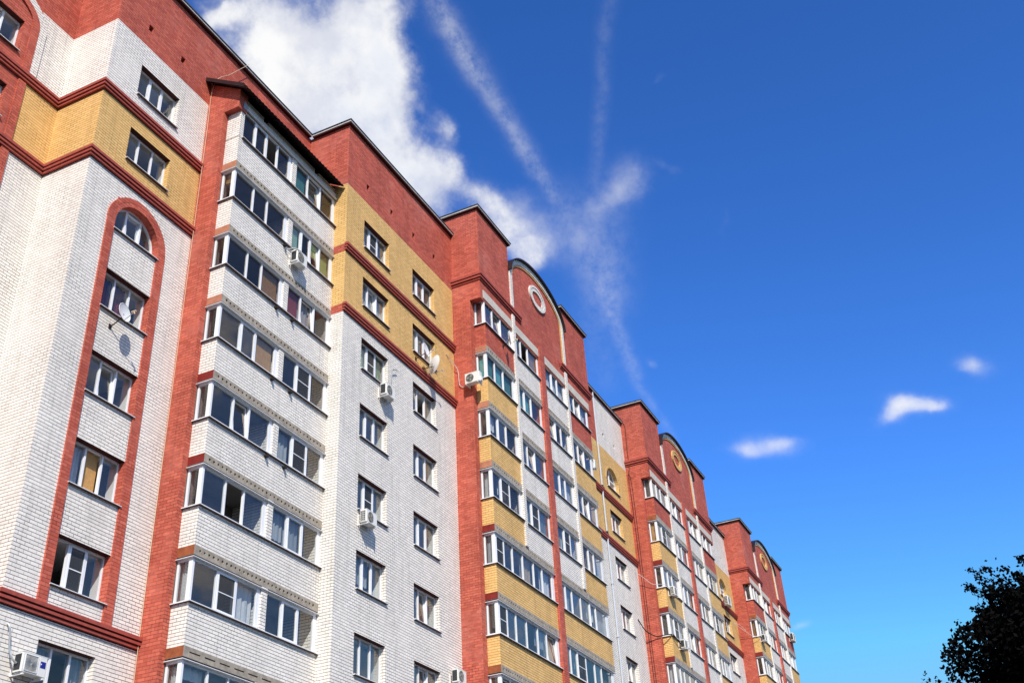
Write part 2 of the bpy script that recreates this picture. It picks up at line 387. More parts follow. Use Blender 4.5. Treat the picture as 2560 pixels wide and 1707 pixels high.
def slab_front(mb, y, x0, x1, z0, z1, style):
    """cut edge of a hollow-core floor slab with its bores"""
    if style == 'plain': mb.face([(x0, y, z0), (x1, y, z0), (x1, y, z1), (x0, y, z1)], 'slab'); return
    zm = (z0 + z1) / 2 + .01; p = .193; h = .075
    if style == 'slot': p = .62; h = .03
    n = int((x1 - x0 - .25) / p); xa = x0 + .15; xb = xa + n * p
    mb.face([(x0, y, z0), (xa, y, z0), (xa, y, z1), (x0, y, z1)], 'slab'); mb.face([(xb, y, z0), (x1, y, z0), (x1, y, z1), (xb, y, z1)], 'slab')
    mb.face([(xa, y, z0), (xb, y, z0), (xb, y, zm - h), (xa, y, zm - h)], 'slab'); mb.face([(xa, y, zm + h), (xb, y, zm + h), (xb, y, z1), (xa, y, z1)], 'slab')
    for i in range(n):
        c = xa + (i + .5) * p; W = p / 2; r = random.uniform(.040, .050)
        if style == 'slot':
            o = [(W, 0), (W, h), (0, h), (-W, h), (-W, 0), (-W, -h), (0, -h), (W, -h)]
            q = [(.22, 0), (.22, .02), (0, .02), (-.22, .02), (-.22, 0), (-.22, -.02), (0, -.02), (.22, -.02)]
        else:
            o = [(W, 0), (W, h), (0, h), (-W, h), (-W, 0), (-W, -h), (0, -h), (W, -h)]
            q = [(r * math.cos(k * math.pi / 4), r * math.sin(k * math.pi / 4)) for k in range(8)]
        for k in range(8):
            l = (k + 1) % 8
            mb.face([(c + o[k][0], y, zm + o[k][1]), (c + o[l][0], y, zm + o[l][1]), (c + q[l][0], y, zm + q[l][1]), (c + q[k][0], y, zm + q[k][1])], 'slab')
            mb.face([(c + q[k][0], y, zm + q[k][1]), (c + q[l][0], y, zm + q[l][1]), (c + q[l][0], y + .14, zm + q[l][1]), (c + q[k][0], y + .14, zm + q[k][1])], 'slab')
        mb.face([(c + a, y + .14, zm + b) for a, b in q], 'ceil')

def balcony(x0, x1, y, yb, zsl, zsill, zhead, mat, units, side=None, slabstyle='round', end='endtan', head_flash=True, sill_ext=0., label=None, ceiling=True, sidebrick=None, zslb=None, drains=()):
    """one glazed balcony. parts: the brick parapet > slab, sill, glazing_frame, pane, curtain, divider"""
    pm_, fm, gm, bm, sm, slm, dm, hm = [MB() for _ in range(8)]
    GLASS[0] = 'glassdim' if y > 19 and zsl > 18 else ('glass' if y > 19 else random.choice(['glass', 'glasspale']))
    zslb = zslb if zslb is not None else zsl - .28
    pz = zsill - .035
    pm_.box(x0, x1, y, y + .13, zsl, pz, mat)
    if side: pm_.box(x0, x0 + .13, y + .13, side, zsl, pz, mat)
    # slab
    xs0 = x0 - .012 if side else x0
    slab_front(slm, y - .012, xs0, x1, zslb, zsl, slabstyle)
    slm.face([(xs0, y - .012, zsl - .001), (x1, y - .012, zsl - .001), (x1, yb, zsl - .001), (xs0, yb, zsl - .001)], 'slab')
    slm.face([(xs0, y - .012, zslb), (x1, y - .012, zslb), (x1, yb, zslb), (xs0, yb, zslb)], 'ceil')
    if side: slm.face([(xs0, y - .012, zslb), (xs0, side, zslb), (xs0, side, zsl), (xs0, y - .012, zsl)], end)
    # sill
    if sidebrick: side_s, side = side, None
    sx = x0 - (.07 if side else (-.13 if sidebrick else 0))
    def plate(a, b2, c, d2):
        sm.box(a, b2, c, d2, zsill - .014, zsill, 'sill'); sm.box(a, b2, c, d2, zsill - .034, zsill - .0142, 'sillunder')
    lip = .026 if y < 19 or zsl < 20 else .014
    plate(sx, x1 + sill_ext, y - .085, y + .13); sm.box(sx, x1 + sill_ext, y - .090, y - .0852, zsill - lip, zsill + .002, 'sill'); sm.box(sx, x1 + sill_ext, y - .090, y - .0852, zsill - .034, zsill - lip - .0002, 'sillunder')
    if side: plate(sx, x0 + .13, y + .13, side); sm.box(sx - .005, sx - .0002, y - .090, side, zsill - .03, zsill + .002, 'sill')
    if sidebrick: side = side_s
    zt = zhead
    if head_flash:
        zt = zhead - .085
        hm.box(x0 + .03, x1, y + .03, y + .12, zt + .02, zhead, 'black')  # black strip stands in for the shadow gap above the glazing
        fx = x0 - (.055 if side else 0)
        hm.box(fx, x1, y - .055, y + .12, zt, zt + .02, 'sill')
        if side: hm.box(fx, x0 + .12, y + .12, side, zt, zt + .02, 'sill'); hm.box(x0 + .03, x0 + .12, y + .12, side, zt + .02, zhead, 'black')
    fn = FY(y + .045)
    if side and sidebrick is None:
        fm.box(x0 + .02, x0 + .10, y + .02, y + .15, zsill, zt, 'pvc')
        glazing(FX(x0 + .04), y + .15, side - .01, zsill, zt, [], [units[0].get('side', 'p')], fm, gm, bm, border=(.03, .07), wz=.06)
    parts = [(fm, gm, bm)]
    for ui, u in enumerate(units):
        s0, s1 = u['s']
        if ui or (side and sidebrick is None): fm, gm, bm = MB(), MB(), MB(); parts.append((fm, gm, bm))
        if side and u is units[0] and sidebrick is None: s0 = x0 + .10
        glazing(fn, s0, s1, zsill, zt, u['m'], u.get('k') or rnd_kinds(len(u['m']) + 1, .3), fm, gm, bm, border=u.get('b', (.05, .05)), wz=.06)
        for a, b in u.get('panel', ()): fm.hexa(fn, a, b, zsill, zt, .0, .06, 'pvc')
        if 'div' in u: dm.box(u['div'][0], u['div'][1], y - .004, yb - .01, zsill, zhead - .002, 'white')
    o = pm_.build('balcony', B)
    if label: o['label'] = label
    slm.build('slab', o); sm.build('sill', o); dm.build('divider', o); hm.build('head_flashing', o)
    for fm, gm, bm in parts: fm.build('glazing_frame', o); gm.build('pane', o); bm.build('curtain', o)
    for x in drains:
        w = MB(); w.box(x, x + .13, y - .10, y - .001, zsill - .17, zsill - .12, 'bcable'); w.box(x, x + .05, y - .16, y - .1001, zsill - .19, zsill - .13, 'bcable'); w.build('drain_spout', o)
    return o

# ------------------------------------------------------------------ section A: arched red bay at the far left
ZB = -H0
colA = lambda x, z: 'red' if (x < 15.97 or z > 28.95) else ('white' if z > 25.9 else ('yellow' if z > 23.1 else 'white'))
YA, YB_, YL, YC, YD = 23.115, 21.19, 19.81, 19.27, 17.84
XB, XP, XL, XC, XD = 17.30, 21.86, 22.08, 28.0, 36.66
ZCUT = (28.95, 25.9, 23.1)
mb = MB()
awin = [(13.55, 15.43, 26.63, 27.97), (13.55, 15.40, 23.85, 25.17)] + [(13.55, 15.40, 21.08 - 2.78 * k, 22.42 - 2.78 * k) for k in range(5)]
wall_y(mb, YA, 9.0, XB, ZB, 32.25, colA, (15.97,), ZCUT, [(*w, .2) for w in awin])
mb.build('facade_wall', B)
for w in awin: window(YA, *w)
ROOMS.build('room_interior', B); ROOMS = MB()
mb = MB()
def strip(mb, y, p, x0, x1, z0, z1, mat): mb.box(x0, x1, y - p, y, z0, z1, mat)
def ering(mb, y, p, cx, zc, a0, b0, a1, b1, mat, n=40, t0=0., t1=math.pi):
    """raised elliptical band between (a0,b0) and (a1,b1)"""
    P = lambda t, a, b, q: (cx - a * math.cos(t), y - q, zc + b * math.sin(t))
    for k in range(n):
        u, w = t0 + (t1 - t0) * k / n, t0 + (t1 - t0) * (k + 1) / n
        mb.face([P(u, a0, b0, p), P(w, a0, b0, p), P(w, a1, b1, p), P(u, a1, b1, p)], mat)
        mb.face([P(u, a0, b0, 0), P(w, a0, b0, 0), P(w, a0, b0, p), P(u, a0, b0, p)], mat)
        mb.face([P(u, a1, b1, 0), P(w, a1, b1, 0), P(w, a1, b1, p), P(u, a1, b1, p)], mat)
for z0, z1 in ((26.07, 28.05), (23.28, 25.69), (9.48, 22.92)): strip(mb, YA, .055, 15.70, 15.97, z0, z1, 'red')
ering(mb, YA, .055, 14.49, 28.05, 1.21, .78, 1.48, 1.02, 'red')
mb.build('arch_surround', B)
mb = MB(); strip(mb, YA, .045, 15.975, 16.25, 26.07, 28.05, 'white'); ering(mb, YA, .045, 14.49, 28.05, 1.485, 1.025, 1.78, 1.30, 'white')
mb.build('arch_border', B)

# ------------------------------------------------------------------ section B: white block with the tall arched frame
colB = lambda x, z: 'red' if z > 28.95 else ('white' if z > 25.9 else ('yellow' if z > 23.1 else 'white'))
mb = MB()
wx0, wx1 = 18.60, 20.46
bwin = [(26.65, 28.02), (23.87, 25.22), (21.09, 22.34), (18.29, 19.68), (15.49, 16.85), (12.73, 14.11), (9.99, 11.35), (7.25, 8.64)]
holes = [(wx0, wx1, a, b,   .2) + ((.94 if i == 2 else 0, 0, 'red') if 2 <= i <= 6 else ()) for i, (a, b) in enumerate(bwin)]
holes += [(x - .09, x + .12, 29.69, 29.97, .3, 0, 1) for x in (18.70, 20.33)]
wall_y(mb, YB_, XB, XP, ZB, 32.25, colB, (), ZCUT, holes)
wall_y(mb, YB_, XP, XC, 28.2, 32.25, lambda x, z: 'red')
wall_x(mb, XB, YB_, YA, ZB, 32.25, lambda z: colB(0, z), ZCUT)
mb.build('facade_wall', B)
bk = [['p', 's', 'p'], ['p', 'p', 'p'], None, ['p:plum/.75', 'p:plum/.72', 'p'], ['p', 't', 'p'], ['p:tulle', 'o:wood', 'p'], ['o', 'n', 'p'], ['p:grey/.5', 'p', 'p:grey/.9']]
for i, (a, b) in enumerate(bwin): window(YB_, wx0, wx1, a, b, kinds=bk[i], arch=.94 if i == 2 else 0)
mb = MB()
for x0, x1 in ((18.30, wx0), (wx1, 20.79)): strip(mb, YB_, .05, x0, x1, 9.48, 21.40, 'red')
ering(mb, YB_, .05, 19.53, 21.40, .93, .94, 1.08, 1.09, 'red'); ering(mb, YB_, .056, 19.53, 21.40, 1.08, 1.09, 1.245, 1.245, 'red')
mb.build('arch_surround', B)
for zt in (26.07, 23.28, 9.48):
    m = MB(); z = zt
    for h, p in ST3:
        cm = 'redtrim' if h > .05 else 'gapshade'
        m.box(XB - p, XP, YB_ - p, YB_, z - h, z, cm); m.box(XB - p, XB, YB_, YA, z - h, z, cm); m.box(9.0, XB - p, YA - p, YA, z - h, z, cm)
        z -= h
    m.build('cornice', B)

def flush_rooms():
    global ROOMS
    ROOMS.build('room_interior', B); ROOMS = MB()
flush_rooms()
# ------------------------------------------------------------------ left balcony stack with its red pier and canopy
mb = MB(); RED = lambda *a: 'red'
wall_x(mb, XP, 20.40, YB_, ZB, 28.24, RED)
mb.face([(XP, 20.40, ZB), (XL, 20.40, ZB), (XL, 20.40, 28.24), (XP, 20.40, 28.24)], 'red')
mb.face([(XP, YB_, 28.24), (XP, 19.77, 28.24), (XP, 19.77, 29.06), (XP, YB_, 29.98)], 'red')
mb.face([(XP, 19.77, 28.24), (22.30, 19.77, 28.24), (22.30, 19.77, 29.06), (XP, 19.77, 29.06)], 'red')
mb.face([(XP, 19.77, 28.24), (22.30, 19.77, 28.24), (22.30, 20.40, 28.24), (XP, 20.40, 28.24)], 'redtrim')
mb.face([(22.30, 19.77, 28.24), (22.30, 20.6, 28.24), (22.30, 20.6, 29.5), (22.30, 19.77, 29.06)], 'red')
mb.build('brick_pier', B)
mb = MB()                                   # corrugated canopy over the top balcony
n = 140; xa, xb = 21.55, 27.97
for i in range(n):
    u0, u1 = xa + (xb - xa) * i / n, xa + (xb - xa) * (i + 1) / n
    w0, w1 = .022 * math.sin(u0 * 2 * math.pi / .19), .022 * math.sin(u1 * 2 * math.pi / .19)
    for dz in (0, .012):
        mb.face([(u0, 19.36, 28.86 + w0 + dz), (u1, 19.36, 28.86 + w1 + dz), (u1, YB_ - .005, 30.04 + w1 + dz), (u0, YB_ - .005, 30.04 + w0 + dz)], 'roofmetal', True)
mb.face([(xa, 19.36, 28.72), (xa, 19.36, 28.90), (xa, YB_ - .01, 30.08), (xa, YB_ - .01, 29.90)], 'roofmetal')
mb.face([(xa + .03, 19.36, 28.72), (xa + .03, 19.36, 28.90), (xa + .03, YB_ - .01, 30.08), (xa + .03, YB_ - .01, 29.90)], 'roofmetal')
mb.build('canopy', B)
mb = MB(); mb.box(22.15, 27.995, YL - .03, YL + .3, 28.40, 28.67, 'beam'); mb.box(22.10, 22.30, YL - .06, YL + .35, 28.36, 28.66, 'steel'); mb.box(22.3, 27.99, YL - .07, YL - .03, 28.40, 28.44, 'sill')
mb.build('lintel_beam', B)
mb = MB()
for a, b in ((22.31, 23.37), (23.66, 26.61), (26.88, 27.99)): mb.box(a, b, YL + .06, YL + .19, 28.672, 28.99, 'white')
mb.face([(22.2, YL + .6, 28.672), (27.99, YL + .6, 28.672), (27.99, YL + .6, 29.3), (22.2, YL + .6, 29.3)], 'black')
mb.build('infill_brickwork', B)
mb = MB(); wall_y(mb, YB_ - .002, XP + .02, XC, ZB, 29.2, lambda x, z: 'loggia'); wall_x(mb, XL + .35, 20.41, YB_, ZB, 28.24, lambda z: 'loggia'); mb.face([(XL, 20.41, ZB), (XL + .35, 20.41, ZB), (XL + .35, 20.41, 28.24), (XL, 20.41, 28.24)], 'loggia')
mb.face([(22.2, YL, 28.39), (XC, YL, 28.39), (XC, YB_, 28.39), (22.2, YB_, 28.39)], 'ceil')
mb.build('loggia_interior', B)
d = (25.13, 25.40)
LK = {0: (['p', 's', 'o', 'p'], ['p:teal', 't', 'p']), 1: (['p', 'p', 'p'], ['p:green/.85', 's', 't:lime/.5', 'p:lime/.8']), 2: (['p', 'p', 'p:wood'], ['p:rose', 't:tulle', 'p']),
      3: (['p', 's', 'p:wood'], ['p', 'n', 'p']), 4: (['p', 't', 'p'], ['p:grey', 'n', 'p']), 5: (['p', 'o', 'p'], ['p:grey/.8', 's:grey/.85', 'p']),
      6: (['p', 'n', 'p:tulle'], ['p', 's', 'p']), 7: (['p:tulle/.3', 'p', 'p'], ['p', 's', 'p'])}
for k in range(8):
    zs = 27.06 - 2.79 * k; zsl = 25.92 - 2.8 * k
    m1 = [22.94, 23.63, 24.28] if k == 0 else [23.18, 23.95 if k < 5 else 24.03]
    m2 = [25.97, 26.58, 27.17] if k == 1 else [26.20, 27.02]
    u = [dict(s=(22.24 if k == 0 else XL, d[0] - .01), m=m1, k=LK[k][0], b=(.09 if k == 0 else .03, .16), div=d, side=['p', 'p:wood/.3', 'p', 'p', 'p', 'p', 'p:tulle', 'p:tulle/.5'][k]),
         dict(s=(d[1] + .01, XC - .01), m=m2, k=LK[k][1], b=(.05, .16))]
    balcony(XL, XC - .005, YL, YB_ - .01, zsl, zs, 28.39 if k == 0 else 25.64 - 2.8 * (k - 1), 'white', u, side=20.395, sidebrick=True if k == 0 else None,
            slabstyle='slot' if k == 6 else 'round', end=['endtan', 'endtan', 'endtan', 'endred', 'endred', 'endbrown', 'endbrown', 'endtan'][k], head_flash=k > 0,
            drains=[(), (24.9,), (24.7, 25.6), (24.75, 25.75), (24.75, 25.7), (), (), ()][k])
mb = MB(); mb.box(XL, XL + .2, YL + .01, 20.395, 27.065, 28.23, 'white'); mb.build('corner_brickwork', B)

# ------------------------------------------------------------------ sections C / E / G
def coping(segs, z, name='roof_edge'):
    """white fascia under a dark capping; segs of (x0,x1,y0,y1) outer boxes"""
    mb = MB()
    for x0, x1, y0, y1 in segs:
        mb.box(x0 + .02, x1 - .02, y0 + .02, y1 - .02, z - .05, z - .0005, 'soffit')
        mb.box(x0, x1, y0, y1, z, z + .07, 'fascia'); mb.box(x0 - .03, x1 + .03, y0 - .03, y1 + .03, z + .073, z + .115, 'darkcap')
    return mb.build(name, B)

mb = MB()
colC = lambda x, z: 'red' if z > 29.07 else ('yellow' if z > 23.1 else 'white')
bandC = lambda z: 'red' if (z > 29.07 or 25.71 < z < 26.07 or 22.93 < z < 23.28) else ('yellow' if z > 23.1 else 'white')
holes = []
for k in range(7):
    zt = 28.09 - 2.806 * k
    holes += [(29.27, 31.17, zt - 1.375, zt, .19), (33.07, 34.96, zt - 1.375, zt, .19)]
nw = len(holes)
holes += [(x - .09, x + .11, 29.79, 30.06, .3, 0, 1) for x in (29.47, 31.33, 33.17, 34.98)]
wall_y(mb, YC, XC, XD, ZB, 32.25, colC, (), (29.07, 23.1), holes)
wall_x(mb, XC, YC, YB_, ZB, 32.25, bandC, (29.07, 26.07, 25.71, 23.28, 22.93))
mb.build('facade_wall', B)
CK = {0: ['p:tulle', 'n', 'p'], 1: ['p:tulle/.97', 's:tulle', 'p'], 2: ['p:tulle', 't:tulle', 'p:tulle'], 3: ['p', 's', 'p'], 4: ['p:green', 'n', 'p:green'], 5: ['p:tulle', 'o', 'p'],
      6: ['p', 's', 'p'], 7: ['p:tulle/.7', 's', 'p'], 8: ['p', 'n', 'p'], 9: ['p:tulle', 's', 'p'], 10: ['p:grey/.7', 's:grey/.7', 'p'], 11: ['p', 't', 'p'], 12: ['p', 'p', 'p'], 13: ['p', 't', 'p']}
for i, h in enumerate(holes[:nw]): window(YC, *h[:4], d=.19, kinds=CK[i])
for zt in (26.07, 23.28):
    m = MB(); z = zt
    for hh, p in ST3: m.box(XC - p * .5, XD, YC - p, YC, z - hh, z, 'redtrim' if hh > .05 else 'gapshade'); z -= hh
    m.build('cornice', B)
coping([(9, XB - .15, YA - .15, YA + .3), (XB - .15, XC - .15, YB_ - .15, YB_ + .3), (XB - .15, XB + .25, YB_ + .3, YA - .15)], 32.25)
coping([(XC - .15, XD + .3, YC - .15, YC + .3), (XC - .15, XC + .25, YC + .3, YB_ - .15)], 32.25)

def section_e(n):
    ox, oy = TX * n, TY * n; y = YC + oy; x0, x1 = 27.71 + ox, XD + ox
    mb = MB(); xr = 31.88 + ox
    col = lambda x, z: ('red' if x < xr else 'white') if z > 28.92 else ('yellow' if z > 23.1 else 'white')
    hs = [(33.0 + ox, 34.92 + ox, 26.55, 27.98, .19, .93)]
    for k in range(1, 5 if n == 1 else 4): zt = 27.9 - 2.79 * k; hs.append((33.0 + ox, 34.88 + ox, zt - 1.36, zt, .19))
    hv = [(x + ox - .09, x + ox + .11, 29.73, 30.0, .3, 0, 1) for x in (33.15, 34.92)]
    wall_y(mb, y, x0, x1, ZB, 32.25, col, (xr,), (28.92, 23.1), hs + hv)
    mb.build('facade_wall', B)
    for h in hs: window(y, *h[:4], d=.19, arch=.93 if len(h) > 5 else 0, mull=[h[0] + .95] if len(h) > 5 else None)
    m = MB(); ering(m, y, .02, 33.96 + ox, 27.05, .96, .93, 1.10, 1.06, 'yellow'); m.build('arch_surround', B)
    for zt in (25.95, 23.12):
        m = MB(); z = zt
        for hh, p in ST3: m.box(x0, x1, y - p, y, z - hh, z, 'redtrim' if hh > .05 else 'gapshade'); z -= hh
        m.build('cornice', B)
    coping([(x0, x1 + .3, y - .15, y + .3)], 32.25)
    m = MB(); px = 31.88 + ox; py = y - .065
    m.tube([(px, py, 32.2), (px, py, ZB)], .052, 'pipe', 12)
    for z in (26.0, 23.2, 20.3, 17.4): m.tube([(px, py, z), (px, py, z + .12)], .08, 'pipe' if z < 23 else 'roofmetal', 12)
    m.box(px + .06, px + .26, y - .12, y, 25.96, 26.06, 'roofmetal'); m.box(px + .06, px + .22, y - .10, y, 23.13, 23.23, 'roofmetal')
    if n == 1: m.build('downpipe', B)
flush_rooms(); section_e(1); flush_rooms(); section_e(2); flush_rooms()

# ------------------------------------------------------------------ sections D / F / H: twin towers with the arched gable
DK = {(0, 0): ['p:plum', 't:plum', 'p:plum'], (0, 1): ['p', 'o', 'p:wood'], (0, 2): ['p:tulle', 's:tulle', 'p:tulle'], (0, 3): ['p:tulle', 't', 'p:tulle'],
      (1, 0): ['p:teal', 'p:teal', 'p:teal'], (1, 1): ['p:teal', 's:teal', 'p'], (1, 2): ['t', 's', 'p'], (1, 3): ['s', 't', 'p']}
def section_d(n):
    ox, oy = TX * n, TY * n; y = YD + oy; yp = y + .54; yc = YC + oy; yi = y + 1.42
    X = lambda v: v + ox
    cx = X(43.215)
    mb = MB()
    wall_x(mb, X(36.66), yp, yc, ZB, 28.25, RED); wall_x(mb, X(36.66), y, yc + 3.5, 28.25, 33.38, RED)
    mb.face([(X(36.66), yp, ZB), (X(37.03), yp, ZB), (X(37.03), yp, 28.25), (X(36.66), yp, 28.25)], 'red')
    mb.face([(X(36.66), y, 28.25), (X(37.03), y, 28.25), (X(37.03), yp, 28.25), (X(36.66), yp, 28.25)], 'redtrim')
    wall_y(mb, y, X(36.66), X(39.93), 28.25, 33.38, RED); wall_x(mb, X(39.93), y, yc + 3.5, 28.25, 33.38, RED)
    wall_y(mb, y, X(46.48), X(49.77), 28.25, 33.38, RED); wall_x(mb, X(46.48), y, yc + 3.5, 28.25, 33.38, RED); wall_x(mb, X(49.77), y, yc + 3.5, 28.25, 33.38, RED)
    wall_x(mb, X(49.77), yp, yc + .1, ZB, 28.25, RED)
    mb.face([(X(49.40), yp, ZB), (X(49.77), yp, ZB), (X(49.77), yp, 28.25), (X(49.40), yp, 28.25)], 'red')
    mb.face([(X(49.40), y, 28.25), (X(49.77), y, 28.25), (X(49.77), yp, 28.25), (X(49.40), yp, 28.25)], 'redtrim')
    for a, b in ((36.66, 39.93), (46.48, 49.77)):
        mb.face([(X(a), y, 33.38), (X(b), y, 33.38), (X(b), yc + 3.5, 33.38), (X(a), yc + 3.5, 33.38)], 'darkcap')
        mb.face([(X(a), yc + 3.5, 30), (X(b), yc + 3.5, 30), (X(b), yc + 3.5, 33.38), (X(a), yc + 3.5, 33.38)], 'red')
    mb.build('tower_wall', B)
    for a, b in ((36.66, 39.93), (46.48, 49.77)):
        coping([(X(a) - .14, X(b) + .14, y - .14, y + .2), (X(a) - .14, X(a) + .2, y + .2, yc + 3.4)], 33.38)
    # gable
    mb = MB(); k = 48; a_, b_ = 3.27, 1.68
    pts = [(cx - a_ * math.cos(math.pi * i / k), 31.8 + b_ * math.sin(math.pi * i / k)) for i in range(k + 1)]
    for p, q in zip(pts, pts[1:]): mb.face([(p[0], y, 28.25), (q[0], y, 28.25), (q[0], y, q[1]), (p[0], y, p[1])], 'red')
    g = mb.build('gable_wall', B)
    mb = MB(); ering(mb, y, .075, cx, 31.8, 3.02, 1.44, 3.27, 1.70, 'white', 48); mb.build('gable_moulding', g)
    mb = MB(); ering(mb, y, .045, cx, 31.8, 2.92, 1.34, 3.015, 1.435, 'yellow', 48); mb.build('moulding_fillet', g)
    mb = MB(); rc = 'white' if n == 0 else 'yellow'
    ering(mb, y, .06, X(43.25), 32.03, .60, .36, .80, .56, rc, 36, 0, 2 * math.pi); ering(mb, y, .085, X(43.25), 32.03, .80, .56, .98, .67, rc, 36, 0, 2 * math.pi)
    mb.build('oval_ornament', g)
    mb = MB(); P = lambda t, a, b, yy: (cx - a * math.cos(t), yy, 31.8 + b * math.sin(t))
    for i in range(k):
        t, w = math.pi * i / k, math.pi * (i + 1) / k
        for (a0, b0, y0, a1, b1, y1) in ((3.29, 1.73, y - .22, 3.29, 1.73, yc + 2.5), (3.34, 1.79, y - .22, 3.34, 1.79, yc + 2.5), (3.29, 1.73, y - .22, 3.34, 1.79, y - .22)):
            mb.face([P(t, a0, b0, y0), P(w, a0, b0, y0), P(w, a1, b1, y1), P(t, a1, b1, y1)], 'roofmetal', True)
    mb.build('barrel_roof', B)
    # cornices, pilasters, pier, beams
    for sgs in ((36.66, 41.0), (45.68, 49.77)):
        m = MB(); z = 29.57
        for hh, p in ST2:
            if sgs[0] < 40:
                m.box(X(36.66) - p, X(sgs[1]) - p * .5, y - p, y, z - hh, z, ('redtrim' if hh > .05 else 'gapshade')); m.box(X(36.66) - p, X(36.66), y, yc - .002, z - hh, z, ('redtrim' if hh > .05 else 'gapshade'))
            else: m.box(X(sgs[0]) + p * .5, X(49.77) + p, y - p, y, z - hh, z, ('redtrim' if hh > .05 else 'gapshade'))
            z -= hh
        m.build('cornice', B)
    for x in (39.93, 46.22):
        m = MB()
        for z0, z1 in ((29.573, 31.8), (17.46, 29.21)): m.box(X(x), X(x) + .26, y - .075, y + (.0 if z0 > 28.3 else .0) - .001 if z0 > 29 else yi, z0, z1 if z0 > 29 else 28.36, 'white')
        m.box(X(x), X(x) + .26, y - .075, y - .001, 28.362, 29.21, 'white')
        m.box(X(x), X(x) + .26, y - .012, yi, 17.16, 17.458, 'slab')
        if x > 45: m.box(X(x) - .095, X(x) - .002, y - .045, y - .001, 29.575, 31.8, 'yellow')
        m.build('pilaster', B)
    m = MB(); m.box(X(42.90), X(43.45), y - .10, yi, ZB, 28.96, 'red'); m.build('brick_pier', B)
    for a, b in ((36.93, 39.92), (40.2, 42.89), (43.46, 46.21), (46.49, 49.42)):
        m = MB(); m.box(X(a), X(b), y - .03, y + .12, 28.36, 28.80, 'beam'); m.build('lintel_beam', B)
    m = MB(); wall_y(m, yi, X(36.7), X(49.7), ZB, 28.3, lambda x, z: 'loggia'); wall_x(m, X(37.4), yp, yi, ZB, 28.25, lambda z: 'loggia'); wall_x(m, X(49.0), yp, yi, ZB, 28.25, lambda z: 'loggia')
    for a, b in ((37.03, 37.4), (49.0, 49.4)): m.face([(X(a), yp, ZB), (X(b), yp, ZB), (X(b), yp, 28.25), (X(a), yp, 28.25)], 'loggia')
    m.face([(X(37), y + .1, 28.36), (X(49.4), y + .1, 28.36), (X(49.4), yi, 28.36), (X(37), yi, 28.36)], 'ceil')
    m.build('loggia_interior', B)
    ends = ['endtan', 'endtan', 'endtan', 'endred', 'endred', 'endbrown', 'endbrown'] if n == 0 else ['endbrown', 'endred', 'endred', 'endred', 'endred', 'endred', 'endred']
    for kf in range(8):
        zs = 27.07 - 2.82 * kf; zsl = 25.90 - 2.82 * kf; zh = 28.36 if kf == 0 else 25.62 - 2.82 * (kf - 1)
        if not shown(X(43), y, zh): continue
        st = 'round' if n == 0 else 'plain'
        R = lambda i: DK.get((kf, i)) if n == 0 else None
        nx = kf + 1
        side_l = ['p:rose', 'p:teal', 'p', 'p:tulle', 'p:grey', 'p', 'p', 'p'][kf] if n == 0 else ['p', 'p:wood', 'p', 'p', 'p:tulle', 'p', 'p', 'p'][kf]
        def ub(a, b, ml, kk, side='p', bw=(.05, .05), panel=None):
            u = dict(s=(X(a), X(b)), m=[X(v) for v in ml], k=kk, b=bw, side=side)
            if panel: u['panel'] = [(X(panel[0]), X(panel[1]))]
            return u
        if kf < 4:
            fl = kf > 0
            balcony(X(37.03), X(39.925), y, yi - .01, zsl, zs, zh, 'red' if kf == 0 else 'yellow', [ub(37.03, 39.92, [37.90, 38.75], R(0), side_l, bw=(.05, .20))], side=yp - .005, slabstyle=st, end=ends[kf], head_flash=fl)
            balcony(X(40.195), X(42.895), y, yi - .01, zsl, zs, zh, 'white', [ub(40.2, 42.89, [40.92, 41.72], R(1), bw=(.05, .12))], slabstyle=st, head_flash=fl)
            balcony(X(43.455), X(46.215), y, yi - .01, zsl, zs, zh, 'white', [ub(43.46, 46.21, [44.48, 45.22], R(2), bw=(.05, .16))], slabstyle=st, head_flash=fl)
            o = balcony(X(46.485), X(49.40), y, yi - .01, zsl, zs, zh, 'red' if kf == 0 else 'yellow', [ub(46.49, 49.27, [47.40, 48.15], R(3), bw=(.05, .16))], slabstyle=st, head_flash=fl)
        else:
            balcony(X(37.03), X(42.895), y, yi - .01, zsl, zs, zh, 'yellow', [ub(37.03, 42.88, [37.90, 38.70, 39.68, 40.75, 41.63], R(0), side_l, bw=(.05, .25))], side=yp - .005, slabstyle=st, end=ends[kf])
            balcony(X(43.455), X(49.40), y, yi - .01, zsl, zs, zh, 'yellow', [ub(43.46, 49.27, [44.14, 44.87, 45.88, 46.93, 47.73], R(3), bw=(.05, .25))], slabstyle=st)
        # glazed right-hand end
        fm, gm, b2 = MB(), MB(), MB()
        glazing(FX(X(49.36)), y + .12, yp - .01, zs, zh - (.085 if kf else 0), [], ['p'], fm, gm, b2)
        if n == 0 or kf < 3:
            f = fm.build('end_glazing', B); gm.build('pane', f)
            wb = MB(); wb.box(X(49.27), X(49.398), y + .132, yp, zsl + .002, zs - .036, 'red' if kf == 0 else 'yellow'); wb.build('end_brickwork', f)
for n in range(3): section_d(n)

# hidden closure of the block: roof deck, back and ends
mb = MB(); xe = 49.77 + 2 * TX
mb.face([(9, YA, 32.24), (XB, YA, 32.24), (XB, 36, 32.24), (9, 36, 32.24)], 'darkcap')
mb.face([(XB, YB_, 32.24), (XC, YB_, 32.24), (XC, 36, 32.24), (XB, 36, 32.24)], 'darkcap')
mb.face([(XC, YC, 32.24), (xe, YC, 32.24), (xe, 36, 32.24), (XC, 36, 32.24)], 'darkcap')
mb.build('roof_deck', B)
mb = MB(); wall_y(mb, 36, 9, xe, ZB, 32.24, lambda x, z: 'white'); wall_x(mb, 9, YA, 36, ZB, 32.24, lambda z: 'white'); wall_x(mb, xe, YC, 36, ZB, 32.24, lambda z: 'white')
mb.build('rear_wall', B)

